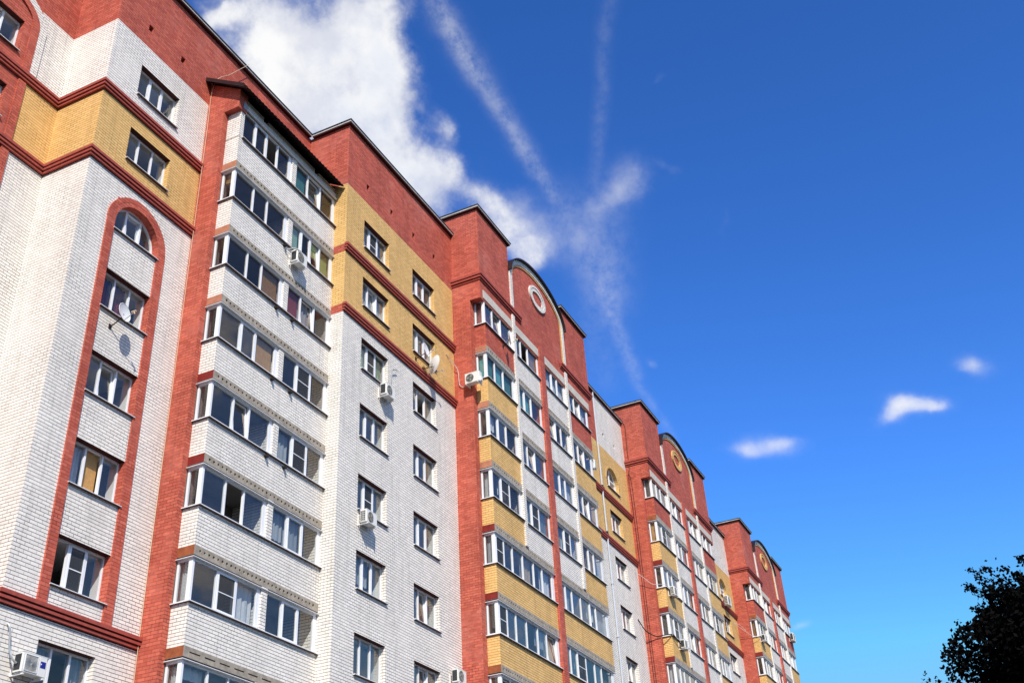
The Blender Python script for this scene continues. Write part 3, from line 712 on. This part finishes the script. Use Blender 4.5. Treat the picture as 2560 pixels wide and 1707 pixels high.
# ------------------------------------------------------------------ air conditioners (each hangs on the building: a thing of its own)
def add(name, mb, parent): return mb.build(name, parent, local=True)
def chamfer_box(mb, x0, x1, y0, y1, z0, z1, c, mat):
    """box with chamfered vertical edges and top"""
    ring = [(x0 + c, y0), (x1 - c, y0), (x1, y0 + c), (x1, y1 - c), (x1 - c, y1), (x0 + c, y1), (x0, y1 - c), (x0, y0 + c)]
    for i in range(8):
        a, b = ring[i], ring[(i + 1) % 8]
        mb.face([(*a, z0), (*b, z0), (*b, z1), (*a, z1)], mat)
    mb.face([(*p, z1) for p in ring], mat); mb.face([(*p, z0) for p in ring[::-1]], mat)
def make_ac(name, label, loc, rz=0., w=.68, h=.47, d=.27, gap=.12, logo=False, square=False, grid=False, pipe=1, group='air conditioner units on the facade'):
    t = thing(name, label, 'air conditioner', (loc[0], loc[1], loc[2] + H0), group); t.rotation_euler = (0, 0, rz)
    y0, y1 = -gap - d, -gap
    mb = MB(); chamfer_box(mb, -w / 2, w / 2, y0, y1, 0, h, .022, 'ac')
    mb.box(-w / 2 + .04, -w / 2 + .12, y0 + .03, y1 - .03, -.03, -.001, 'ac'); mb.box(w / 2 - .12, w / 2 - .04, y0 + .03, y1 - .03, -.03, -.001, 'ac')
    mb.box(w / 2 + .001, w / 2 + .05, y1 - .16, y1 - .03, .05, .24, 'ac')
    mb.box(-w / 2 - .004, w / 2 + .004, y0 - .004, y1 + .004, h + .001, h + .016, 'ac')
    add('casing', mb, t)
    g = MB(); cx, cz, r = -w * .14, h / 2, h * .40
    if square:
        g.box(cx - r, cx + r, y0 - .006, y0 - .001, cz - r, cz + r, 'fan')
        for k in range(26):
            a0 = k * 2 * math.pi / 26
            g.tube([(cx + rr * math.cos(a0 + rr * 3.5), y0 - .012, cz + rr * math.sin(a0 + rr * 3.5)) for rr in (.03, .08, .13, r * .98)], .0035, 'steel', 5)
        for q in ((cx - r - .012, cx - r, cz - r, cz + r), (cx + r, cx + r + .012, cz - r, cz + r), (cx - r, cx + r, cz - r - .012, cz - r), (cx - r, cx + r, cz + r, cz + r + .012)):
            g.box(q[0], q[1], y0 - .016, y0 - .001, q[2], q[3], 'ac')
    else:
        n = 28
        pt = lambda q, yy: [(cx + q * math.cos(2 * math.pi * k / n), yy, cz + q * math.sin(2 * math.pi * k / n)) for k in range(n)]
        g.face(pt(r, y0 - .003), 'acgrille')
        for q in (r, r * .8, r * .6, r * .4, r * .2): g.tube(pt(q, y0 - .012) + pt(q, y0 - .012)[:1], .006 if q == r else .0035, 'fan', 5)
        for k in range(14): a0 = 2 * math.pi * k / 14; g.tube([(cx + .03 * math.cos(a0), y0 - .012, cz + .03 * math.sin(a0)), (cx + r * math.cos(a0), y0 - .012, cz + r * math.sin(a0))], .0035, 'fan', 5)
        for k in range(3):
            a0 = k * 2.094 + .4; g.face([(cx + rr * math.cos(a0 + q), y0 - .006, cz + rr * math.sin(a0 + q)) for rr, q in ((.03, 0), (r * .9, .2), (r * .9, .8), (.03, .9))], 'fan')
    add('fan_grille', g, t)
    s = MB(); xs = -w / 2 - .003
    s.face([(xs, y0 + .04, .04), (xs, y1 - .03, .04), (xs, y1 - .03, h - .04), (xs, y0 + .04, h - .04)], 'acgrille')
    ny, nz = (3, 5) if grid else (0, 0)
    for i in range(ny + 1 if ny else 0):
        yy = y0 + .04 + (d - .07) * i / ny; s.box(xs - .008, xs - .001, yy - .006, yy + .006, .04, h - .04, 'ac')
    for i in range(nz + 1 if nz else 0):
        zz = .04 + (h - .08) * i / nz; s.box(xs - .008, xs - .001, y0 + .04, y1 - .03, zz - .006, zz + .006, 'ac')
    add('side_grille', s, t)
    for x in (-w / 2 + .05, w / 2 - .09):
        b = MB(); b.box(x, x + .035, y0 - .03, -.036, -.065, -.031, 'sill'); b.box(x, x + .035, -.035, 0, -.065, h * .75, 'sill'); add('bracket', b, t)
    if pipe:
        p = MB(); p.tube([(w / 2 + .03, y1 - .08, .12), (w / 2 + .09, y1 - .06, .05), (w / 2 + .12, -.06, .02), (w / 2 + .12, 0, .10)] if pipe == 1 else
                         [(-w / 2 + .2, y0 - .015, .3), (-w / 2 + .1, y0 - .05, .43), (-w / 2 - .08, y0 + .05, .47), (-w / 2 - .2, -.08, .44), (-w / 2 - .24, 0, .40)], .02, 'wcable', 8)
        add('refrigerant_pipe', p, t)
    if logo:
        l = MB(); l.box(w / 2 - .20, w / 2 - .045, y0 - .004, y0 - .001, .19, .34, 'blue'); l.box(w / 2 - .192, w / 2 - .165, y0 - .006, y0 - .0045, .26, .29, 'sill'); add('sticker', l, t)
        l = MB(); l.box(w / 2 - .235, w / 2 - .226, y0 - .006, y0 - .001, .02, h - .02, 'sill'); add('front_seam', l, t)
    return t
PI = math.pi
make_ac('air_conditioner', 'white outdoor unit with a blue sticker and square fan grille at the bottom left', (18.27, YB_, 7.66), logo=True, square=True, w=.74, h=.45)
make_ac('air_conditioner', 'outdoor unit with a looping white pipe hung on the upper white balcony, beside lime blinds', (25.57, YL, 23.57), pipe=2, w=.62, h=.47)
make_ac('air_conditioner', 'outdoor unit on brackets below the green filmed window of the white wall', (30.76, YC, 20.53), w=.66, h=.46)
make_ac('air_conditioner', 'gridded outdoor unit overlapping the lower left corner of a window on the white wall', (29.60, YC, 14.99), grid=True, w=.68, h=.44)
make_ac('air_conditioner', 'outdoor unit at the bottom edge beside the red pier, right of the lowest window', (35.90, YC, 11.02), w=.66, h=.47)
make_ac('air_conditioner', 'bright white outdoor unit on the red tower side beneath the teal corner balcony', (XD, 18.22, 23.73), -PI / 2, w=.70, h=.47, pipe=0)
make_ac('air_conditioner', 'gridded outdoor unit on the second tower, where a sagging white cable ends', (59.82, YD + TY, 21.06), grid=True, w=.70, h=.46)
make_ac('air_conditioner', 'outdoor unit on the second tower, where a sagging black cable ends', (60.46, YD + TY, 18.12), w=.66, h=.46)
make_ac('air_conditioner', 'outdoor unit above the dark cornice on the yellow wall between second and third towers', (77.75, YC + 2 * TY, 25.84), grid=True, w=.9, h=.62, d=.32)
make_ac('air_conditioner', 'small outdoor unit under the corner balcony of the farthest red tower', (81.52, YD + 2 * TY, 23.9), w=.66, h=.44)
make_ac('air_conditioner', 'outdoor unit standing out against the sky at the far right end of the building', (92.55, YD + 2 * TY, 26.72), w=.8, h=.6)
make_ac('air_conditioner', 'outdoor unit fixed round the end of a balcony beside the downpipe, seen through its glazing', (49.405, 18.14, 25.08), PI / 2, w=.62, h=.46, grid=True, pipe=0)

# ------------------------------------------------------------------ satellite dishes
def make_dish(label, c, n, R, foot):
    t = thing('satellite_dish', label, 'satellite dish', (foot[0], foot[1], foot[2] + H0), 'satellite dishes on the facade')
    c = Vector(c) - Vector(foot); n = Vector(n).normalized()
    up = (Vector((0, 0, 1)) - n * n.z).normalized(); rt = n.cross(up)
    mb = MB(); K, S = 8, 36; dep = R * .16
    P = lambda q, a, o: c + rt * (R * q * math.cos(a) * .94) + up * (R * q * math.sin(a)) + n * (dep * (q * q - .6) + o)
    for i in range(K):
        for j in range(S):
            a, b = 2 * PI * j / S, 2 * PI * (j + 1) / S; q, w = i / K, (i + 1) / K
            for o in (0, -.006):
                mb.face([P(q, a, o), P(q, b, o), P(w, b, o), P(w, a, o)] if i else [P(0, 0, o), P(w, b, o), P(w, a, o)], 'dish', True)
    mb.tube([P(1, 2 * PI * j / S, -.003) for j in range(S + 1)], .008, 'dish', 6)
    add('reflector', mb, t)
    bot = c - up * R * .96; foc = c + n * R * 1.15 - up * R * .28
    m = MB(); m.tube([bot, foc - up * .02], .011, 'steel', 6); add('feed_arm', m, t)
    m = MB(); m.tube([foc + n * .05, foc - n * .02, foc - n * .09], (.028, .032, .03), 'cream', 10); m.tube([foc + up * .0, foc - up * .09], .02, 'cream', 8); add('receiver_head', m, t)
    m = MB(); b = c - n * .07 - up * R * .25
    m.tube([(0, 0, 0), (0, -.04, 0), (b.x * .55, b.y * .6, b.z * .35), b - up * .06, b + up * .1], .018, 'bcable', 8); m.box(-.05, .05, -.02, 0, -.08, .08, 'bcable')
    m.tube([b + up * .05, c - n * dep * .6 - up * R * .25], .03, 'steel', 8); add('mounting_arm', m, t)
make_dish('round pale satellite dish on an arm below a window of the left white wall', (19.18, 20.77, 18.24), (.15, -.98, .11), .29, (19.12, YB_, 17.86))
make_dish('smaller upper dish of the pair in front of a yellow wall window', (33.39, 18.82, 23.99), (.15, -.98, .12), .30, (33.30, YC, 23.66))
make_dish('large white dish seen from behind, lower of the two near the tower corner', (34.0, 18.82, 23.62), (.87, -.47, -.08), .42, (33.86, YC, 23.44))
make_dish('edge-on dish with feed arm beside the top white pilaster on the red tower', (38.66, 17.42, 26.98), (.42, -.9, .1), .29, (38.81, YD, 26.77))

# ------------------------------------------------------------------ cables and small fixings
def cable(label, pts, r, mat, name='cable', cat='cable'):
    pts = [Vector(p) + Vector((0, 0, H0)) for p in pts]; o = pts[0]
    # smooth the run
    q = []
    for i in range(len(pts) - 1):
        p0, p1, p2, p3 = pts[max(i - 1, 0)], pts[i], pts[i + 1], pts[min(i + 2, len(pts) - 1)]
        for k in range(6):
            s = k / 6
            q.append(.5 * ((2 * p1) + (p2 - p0) * s + (2 * p0 - 5 * p1 + 4 * p2 - p3) * s * s + (3 * p1 - p0 - 3 * p2 + p3) * s ** 3))
    q.append(pts[-1])
    mb = MB(); mb.tube([p - o for p in q], r, mat, 6)
    ob = add(name, mb, None); ob.location = o; ob['label'] = label; ob['category'] = cat
    return ob
cable('thin cream cable from the roof edge down the left red pier', [(23.51, 20.98, 32.44), (22.6, 21.0, 31.1), (21.83, 21.02, 29.86), (21.80, 21.05, 27), (21.81, 21.10, 18), (21.80, 21.12, 12), (21.80, 21.10, 7.5), (21.80, 21.10, 4)], .011, 'cream')
cable('white cable sagging from the white wall to a unit on the second tower', [(58.21, 19.17, 22.34), (58.4, 18.75, 21.95), (58.55, 18.35, 21.55), (58.62, 18.0, 21.48), (59.0, 17.70, 21.52), (59.5, 17.66, 21.45)], .013, 'wcable')
cable('black cable sagging from the white wall to the lower unit on the second tower', [(57.73, 19.17, 19.42), (58.2, 18.95, 18.85), (58.6, 18.5, 18.55), (58.66, 18.1, 18.55), (59.06, 17.68, 18.62), (59.6, 17.62, 18.45), (60.1, 17.6, 18.35)], .03, 'bcable')
cable('pale cable looping from the yellow wall to the far tower, lower strand', [(79.76, 19.08, 25.09), (80.2, 18.7, 24.75), (80.6, 18.2, 24.3), (80.9, 17.75, 24.15), (81.1, 17.6, 24.1)], .014, 'wcable')
cable('short pale cable stub curving off the yellow wall by the far tower', [(79.76, 19.05, 25.12), (80.1, 18.75, 25.0), (80.45, 18.45, 24.62)], .014, 'wcable')
cable('white conduit bending down the tower corner to the bright white unit', [(35.9, 19.25, 25.25), (36.3, 19.2, 25.1), (36.55, 19.05, 24.75), (36.6, 19.02, 24.2), (36.61, 18.98, 23.95), (36.61, 18.80, 23.82), (36.61, 18.55, 23.83)], .016, 'wcable')
cable('thin black wire down the side of the second tower', [(58.70, 19.04, 32.3), (58.69, 18.90, 31.9), (58.69, 18.93, 30.3), (58.69, 18.93, 29.0), (58.58, 18.98, 28.6), (58.69, 19.0, 25.9), (58.69, 18.98, 20), (58.69, 18.95, 12)], .014, 'bcable')
cable('second black wire on the side of the second tower, nearer its front', [(58.70, 19.08, 28.65), (58.68, 18.92, 28.45), (58.69, 18.87, 26.15), (58.69, 18.86, 20), (58.69, 18.84, 14)], .012, 'bcable')
cable('grey bracket pipe rising above the unit under the green filmed window', [(31.15, 19.2, 20.98), (31.27, 19.18, 21.4), (31.30, 19.16, 21.95), (31.36, 19.16, 22.10), (31.70, 19.18, 22.24)], .022, 'steel', 'bracket_pipe', 'bracket')
cable('curved grey pipe on the wall above the unit with the blue sticker', [(17.62, 21.17, 8.75), (17.66, 21.10, 8.6), (17.72, 21.08, 8.2), (17.78, 21.0, 7.95), (17.88, 20.95, 7.85)], .026, 'steel', 'insulated_pipe', 'pipe')

# ------------------------------------------------------------------ trees
def leaf_tree(label, base, crown, rad, nb, nleaf, seed, ls=.05, fill=0):
    rng = random.Random(seed)
    t = thing('tree', label, 'tree', base)
    O = Vector(base); cc = Vector(crown); rad = Vector(rad)
    mb = MB(); top = cc + Vector((0, 0, rad.z * .55))
    tr = [O + (top - O) * s + Vector((rng.uniform(-.06, .06), rng.uniform(-.06, .06), 0)) for s in (0, .15, .3, .45, .6, .75, .9, 1)]
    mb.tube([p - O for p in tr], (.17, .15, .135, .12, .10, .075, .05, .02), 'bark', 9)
    tips = []
    for i in range(nb):
        d = Vector((rng.gauss(0, 1), rng.gauss(0, 1), rng.gauss(.15, .8))).normalized()
        k = rng.uniform(.45, 1.0) ** .5
        lump = 1 + .16 * math.sin(3.1 * d.x + 2.3 * seed) * math.cos(4.3 * d.z) + .10 * math.sin(7 * d.y + seed)
        e = cc + Vector((d.x * rad.x, d.y * rad.y, d.z * rad.z)) * k * lump
        s = tr[2] + (tr[-1] - tr[2]) * min(1, max(0, (e.z - tr[2].z) / max(.1, (tr[-1].z - tr[2].z)) * .7))
        mid = (s + e) / 2 + Vector((0, 0, rng.uniform(0, .25)))
        pts = [s, mid, e]
        if rng.random() < .5: mb.tube([p - O for p in pts], (.028, .016, .006), 'bark', 5)
        tips.append((mid, e, (e - mid).normalized()))
    add('trunk', mb, t)
    lf = MB()
    for q in range(nleaf):
        m, e, d = tips[q % len(tips)]
        s = rng.betavariate(2.2, 1.0) * 1.06
        p = m + (e - m) * s + Vector((rng.gauss(0, .10), rng.gauss(0, .10), rng.gauss(-.03, .12)))
        if s > .93: p = e + d * rng.uniform(0, .22) + Vector((rng.gauss(0, .03), rng.gauss(0, .03), rng.gauss(0, .04)))
        u = Vector((rng.gauss(0, 1), rng.gauss(0, 1), rng.gauss(-.4, .8))).normalized()
        w = u.cross(Vector((rng.gauss(0, 1), rng.gauss(0, 1), rng.gauss(0, 1)))).normalized()
        L_ = ls * rng.uniform(.7, 1.3); W = L_ * .33
        p -= O
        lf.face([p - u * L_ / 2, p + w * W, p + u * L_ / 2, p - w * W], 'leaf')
    for q in range(fill):                      # inner foliage
        d = Vector((rng.gauss(0, 1), rng.gauss(0, 1), rng.gauss(0, 1))).normalized() * rng.random() ** .4 * .97
        d *= 1 + .13 * math.sin(5 * d.y + seed) + .10 * math.sin(6 * d.z + 2)
        p = cc - O + Vector((d.x * rad.x, d.y * rad.y, d.z * rad.z - .15))
        u = Vector((rng.gauss(0, 1), rng.gauss(0, 1), rng.gauss(-.4, .8))).normalized(); w = u.cross(Vector((rng.gauss(0, 1), rng.gauss(0, 1), rng.gauss(0, 1)))).normalized()
        lf.face([p - u * .055, p + w * .035, p + u * .055, p - w * .035], 'leaf')
    lf.build('crown', t, local=True)
    return t
leaf_tree('tall dark leafy tree in silhouette filling the bottom right corner', (22.3, -1.9, 0), (22.3, -1.64, 5.72 + H0), (2.2, 2.70, 1.42), 480, 66000, 3, .08, 42000)
leaf_tree('low dark treetop poking up left of the tall silhouetted tree', (22.3, 1.62, 0), (22.3, 1.66, 4.18 + H0), (.7, .66, 1.0), 80, 5200, 8, .07, 1500)

# ------------------------------------------------------------------ ground
mb = MB(); mb.face([(-900, -900, -H0), (1200, -900, -H0), (1200, 1200, -H0), (-900, 1200, -H0)], 'ground')
g = mb.build('ground', None, origin=(0, 0, 0)); g['kind'] = 'structure'

# ------------------------------------------------------------------ sky with a cloud layer
SUN = Vector((-1.384, -1.0, 1.501)).normalized()
W = bpy.data.worlds.new('World'); bpy.context.scene.world = W; W.use_nodes = True
nt = W.node_tree; nt.nodes.clear(); L = nt.links.new
out = N(nt, 'ShaderNodeOutputWorld'); bg = N(nt, 'ShaderNodeBackground'); L(bg.outputs[0], out.inputs[0])
sky = N(nt, 'ShaderNodeTexSky'); sky.sky_type = 'NISHITA'; sky.sun_disc = False
sky.sun_elevation = math.asin(SUN.z); sky.sun_rotation = math.atan2(SUN.x, SUN.y) % (2 * PI)
sky.altitude = 200; sky.air_density = 1.0; sky.dust_density = .3; sky.ozone_density = 2.5
def val(x): return x.outputs[0] if hasattr(x, 'outputs') else x
def mth(op, a, b=None, c=None, clamp=False):
    n = N(nt, 'ShaderNodeMath', operation=op); n.use_clamp = clamp
    for i, x in enumerate((a, b, c)):
        if x is None: continue
        if isinstance(x, (int, float)): n.inputs[i].default_value = x
        else: L(val(x), n.inputs[i])
    return n
tc = N(nt, 'ShaderNodeTexCoord'); sep = N(nt, 'ShaderNodeSeparateXYZ'); L(tc.outputs['Generated'], sep.inputs[0])
zc = mth('MAXIMUM', sep.outputs[2], .03)
comb = N(nt, 'ShaderNodeCombineXYZ'); L(mth('DIVIDE', sep.outputs[0], zc).outputs[0], comb.inputs[0]); L(mth('DIVIDE', sep.outputs[1], zc).outputs[0], comb.inputs[1])
comb.inputs[2].default_value = 1.0
def noise(scale, detail, rough=.55, off=0.):
    n = N(nt, 'ShaderNodeTexNoise'); n.inputs['Scale'].default_value = scale; n.inputs['Detail'].default_value = detail; n.inputs['Roughness'].default_value = rough
    mp = N(nt, 'ShaderNodeMapping'); mp.inputs['Location'].default_value = (off, off * .7, off * .3); L(tc.outputs['Generated'], mp.inputs[0]); L(mp.outputs[0], n.inputs['Vector'])
    return n
wn = noise(5.5, 6, .6, 3.1)
wv = N(nt, 'ShaderNodeVectorMath', operation='SUBTRACT'); wv.inputs[1].default_value = (.5, .5, .5); L(wn.outputs['Color'], wv.inputs[0])
ws = N(nt, 'ShaderNodeVectorMath', operation='MULTIPLY'); ws.inputs[1].default_value = (.16, .16, 0); L(wv.outputs[0], ws.inputs[0])
wp = N(nt, 'ShaderNodeVectorMath', operation='ADD'); L(comb.outputs[0], wp.inputs[0]); L(ws.outputs[0], wp.inputs[1])
def dot(vsrc, a):
    n = N(nt, 'ShaderNodeVectorMath', operation='DOT_PRODUCT'); L(vsrc.outputs[0], n.inputs[0]); n.inputs[1].default_value = a; return n.outputs['Value']
def blob(src, m11, m12, o1, m21, m22, o2, w, prev, flat=False):
    """weighted Gaussian patch of the cloud layer"""
    a = dot(src, (m11, m12, o1)); b = dot(src, (m21, m22, o2))
    aa = mth('MULTIPLY', a, a)
    if flat: aa = mth('MULTIPLY', aa, aa)
    q = mth('MULTIPLY_ADD', b, b, aa)
    e = mth('EXPONENT', mth('MULTIPLY', q, -1.0))
    return mth('MULTIPLY_ADD', e, w, prev)
BIG = [(7.222,-6.097,-1.792,7.644,11.175,-11.935,1.10), (15.346,-1.869,-10.571,-2.466,18.195,-7.102,1.10), (17.983,-13.141,-8.175,7.228,18.210,-15.532,1.00), (10.466,-6.307,-5.038,3.814,16.121,-13.185,1.10), (12.295,-6.983,-7.514,2.591,17.467,-12.533,1.00), (15.314,-21.111,-3.879,18.761,18.114,-28.113,0.90), (15.319,-9.512,-10.404,3.840,26.594,-19.196,0.90), (27.284,-21.127,-5.382,18.938,27.828,-29.884,0.70), (15.987,-10.007,-5.636,4.734,13.489,-12.317,1.00), (16.368,-12.776,-11.136,7.429,28.221,-22.190,0.62), (17.970,-12.862,-14.394,4.891,28.664,-19.873,0.55), (14.342,-30.677,-2.115,20.126,11.579,-30.460,0.52), (11.871,-23.223,-1.046,16.898,9.673,-24.729,0.50), (18.808,-44.977,16.291,89.094,8.296,-61.754,0.60), (43.244,-35.004,-22.975,17.476,43.837,-37.292,0.45)]
WISP = [(-4.572,-19.586,12.243,25.101,-19.542,-22.129,0.68), (14.838,-4.265,-16.185,-2.567,37.173,-12.488,0.28), (18.387,-36.437,-10.404,62.147,58.515,-86.829,0.30), (1.916,-53.976,10.456,110.481,-11.669,-107.021,0.36), (15.562,-112.279,6.113,23.420,2.011,-31.034,0.20), (2.955,-12.572,-1.419,16.773,7.132,-37.382,0.80), (4.885,-28.484,-0.781,34.619,5.550,-73.220,0.35), (9.429,-25.308,-8.767,26.201,32.021,-67.713,0.35), (-2.588,-25.947,8.191,20.334,-17.608,-39.929,0.95), (2.891,-17.687,-4.884,23.343,16.393,-48.665,0.90), (10.895,-41.986,-21.519,35.837,50.063,-76.032,0.45), (4.196,-27.643,-9.500,22.742,18.661,-43.158,0.75), (30.029,-51.364,-26.405,30.423,57.019,-75.377,0.38), (4.795,-29.371,2.088,21.852,-5.342,-69.221,0.50), (16.999,-12.907,-14.566,5.737,31.796,-21.707,0.30), (14.633,-11.936,-10.531,6.726,25.086,-19.581,0.55), (14.556,-10.944,-12.334,3.879,22.841,-15.856,0.42), (18.971,-16.772,-11.457,11.033,30.044,-26.792,0.40)]
TRAIL = [(4.864,-1.035,-4.091,-5.239,85.469,-30.548,0.25), (12.740,-3.170,-9.122,-0.183,60.086,-24.348,0.10), (6.584,-0.855,-8.074,-5.094,32.244,-7.745,0.13), (5.459,1.861,-7.876,-10.191,31.916,0.210,0.11), (6.508,-0.886,-9.622,-13.401,76.090,-15.737,0.15), (8.209,-3.950,-12.828,-10.180,112.712,-39.777,0.10), (4.581,3.480,-5.460,-50.166,100.508,19.778,0.07), (6.739,0.498,-10.640,-8.439,31.899,-3.778,0.05)]
acc = 0.0
for p in BIG: acc = blob(wp, *p, acc)
fb = noise(8.5, 11, .66, 1.7)
dens = mth('ADD', acc, mth('MULTIPLY_ADD', fb.outputs['Fac'], 3.0, -1.5))
def sstep(x, lo, hi):
    n = N(nt, 'ShaderNodeMapRange', interpolation_type='SMOOTHSTEP'); n.inputs['From Min'].default_value = lo; n.inputs['From Max'].default_value = hi
    L(val(x), n.inputs['Value']); return n
thin = noise(10.0, 9, .6, 21.0)
big = mth('MULTIPLY', mth('MULTIPLY', sstep(dens, .05, 1.25), sstep(acc, .12, .62)), mth('MULTIPLY_ADD', sstep(thin.outputs['Fac'], .36, .56), .26, .74))
acc = 0.0
for p in WISP: acc = blob(wp, *p, acc)
f2 = noise(26.0, 6, .6, 5.3)
wis = mth('MULTIPLY', sstep(mth('MULTIPLY_ADD', f2.outputs['Fac'], 1.3, mth('ADD', acc, -.65)), -.05, 1.75), mth('MINIMUM', mth('MULTIPLY', acc, 1.3), 1.0), None, True)
acc = 0.0
ws2 = N(nt, 'ShaderNodeVectorMath', operation='MULTIPLY'); ws2.inputs[1].default_value = (.16 * .22, .16 * .22, 0); L(wv.outputs[0], ws2.inputs[0])
wp2 = N(nt, 'ShaderNodeVectorMath', operation='ADD'); L(comb.outputs[0], wp2.inputs[0]); L(ws2.outputs[0], wp2.inputs[1])
for p in TRAIL: acc = blob(wp2, *p, acc, flat=True)
f3 = noise(75.0, 6, .68, 9.3)
trl = mth('MULTIPLY', acc, mth('MULTIPLY_ADD', f3.outputs['Fac'], 2.6, -.58, True), None, True)
# unseen broken cumulus added behind the viewer to vary what the panes mirror
f6 = noise(6.5, 7, .6, 31.0); sy = N(nt, 'ShaderNodeSeparateXYZ'); L(comb.outputs[0], sy.inputs[0])
rear = mth('MULTIPLY', sstep(f6.outputs['Fac'], .50, .62), mth('MULTIPLY', sstep(mth('MULTIPLY', sy.outputs[1], -1.0), .30, .55), .85))
cov = mth('ADD', mth('ADD', mth('ADD', big, wis), trl), rear, None, True)
hs = N(nt, 'ShaderNodeHueSaturation'); hs.inputs['Saturation'].default_value = 1.3; hs.inputs['Value'].default_value = 1.9; hs.inputs['Hue'].default_value = .5
L(sky.outputs[0], hs.inputs['Color'])
# grade the clear sky towards the deeper, purer blue of the photograph
sp = N(nt, 'ShaderNodeSeparateColor'); L(hs.outputs[0], sp.inputs[0]); cc_ = N(nt, 'ShaderNodeCombineColor')
for i, (a, p, mxv) in enumerate(((1.08, 1.10, .45), (1.50, 1.36, .60), (1.62, 1.45, 1.0))):
    L(mth('MULTIPLY', mth('MINIMUM', mth('MULTIPLY', mth('POWER', mth('MULTIPLY', sp.outputs[i], .1), p), a), mxv), 1 / .1).outputs[0], cc_.inputs[i])
# clouds: white, with bluish shading painted into dense patches
f4 = noise(6.0, 5, .55, 12.0)
sh = mth('MULTIPLY', sstep(f4.outputs['Fac'], .40, .66), sstep(dens, .75, 1.5))
cm = N(nt, 'ShaderNodeMix', data_type='RGBA'); cm.inputs['A'].default_value = (9.6 * 1.02, 9.6 * 1.02, 9.6 * 1.02, 1); cm.inputs['B'].default_value = (9.6 * .80, 9.6 * .85, 9.6 * .96, 1)
L(val(sh), cm.inputs['Factor'])
mx = N(nt, 'ShaderNodeMix', data_type='RGBA'); L(val(cov), mx.inputs['Factor']); L(cc_.outputs[0], mx.inputs['A']); L(cm.outputs['Result'], mx.inputs['B'])
L(mx.outputs['Result'], bg.inputs['Color']); bg.inputs['Strength'].default_value = .1

# ------------------------------------------------------------------ sun, camera, render
sl = bpy.data.lights.new('sun', 'SUN'); sl.energy = 5.3; sl.angle = math.radians(.53); sl.color = (1.0, .93, .825)
so = bpy.data.objects.new('sun', sl); C.objects.link(so); so.rotation_euler = (-SUN).to_track_quat('-Z', 'Y').to_euler(); so.location = SUN * 80
cam = bpy.data.cameras.new('camera'); cam.sensor_width = 36; cam.lens = 2745.6 / 2560 * 36; cam.clip_start = .1; cam.clip_end = 5000
co = bpy.data.objects.new('camera', cam); C.objects.link(co); co.location = (0, 0, H0); co.rotation_euler = CAM_EUL
sc = bpy.context.scene; sc.camera = co
sc.render.engine = 'CYCLES'
sc.view_settings.view_transform = 'Standard'; sc.view_settings.look = 'None'; sc.view_settings.exposure = 0
sc.cycles.max_bounces = 8; sc.cycles.diffuse_bounces = 3; sc.cycles.transparent_max_bounces = 16; sc.cycles.caustics_reflective = False; sc.cycles.caustics_refractive = False
sc.cycles.use_denoising = True
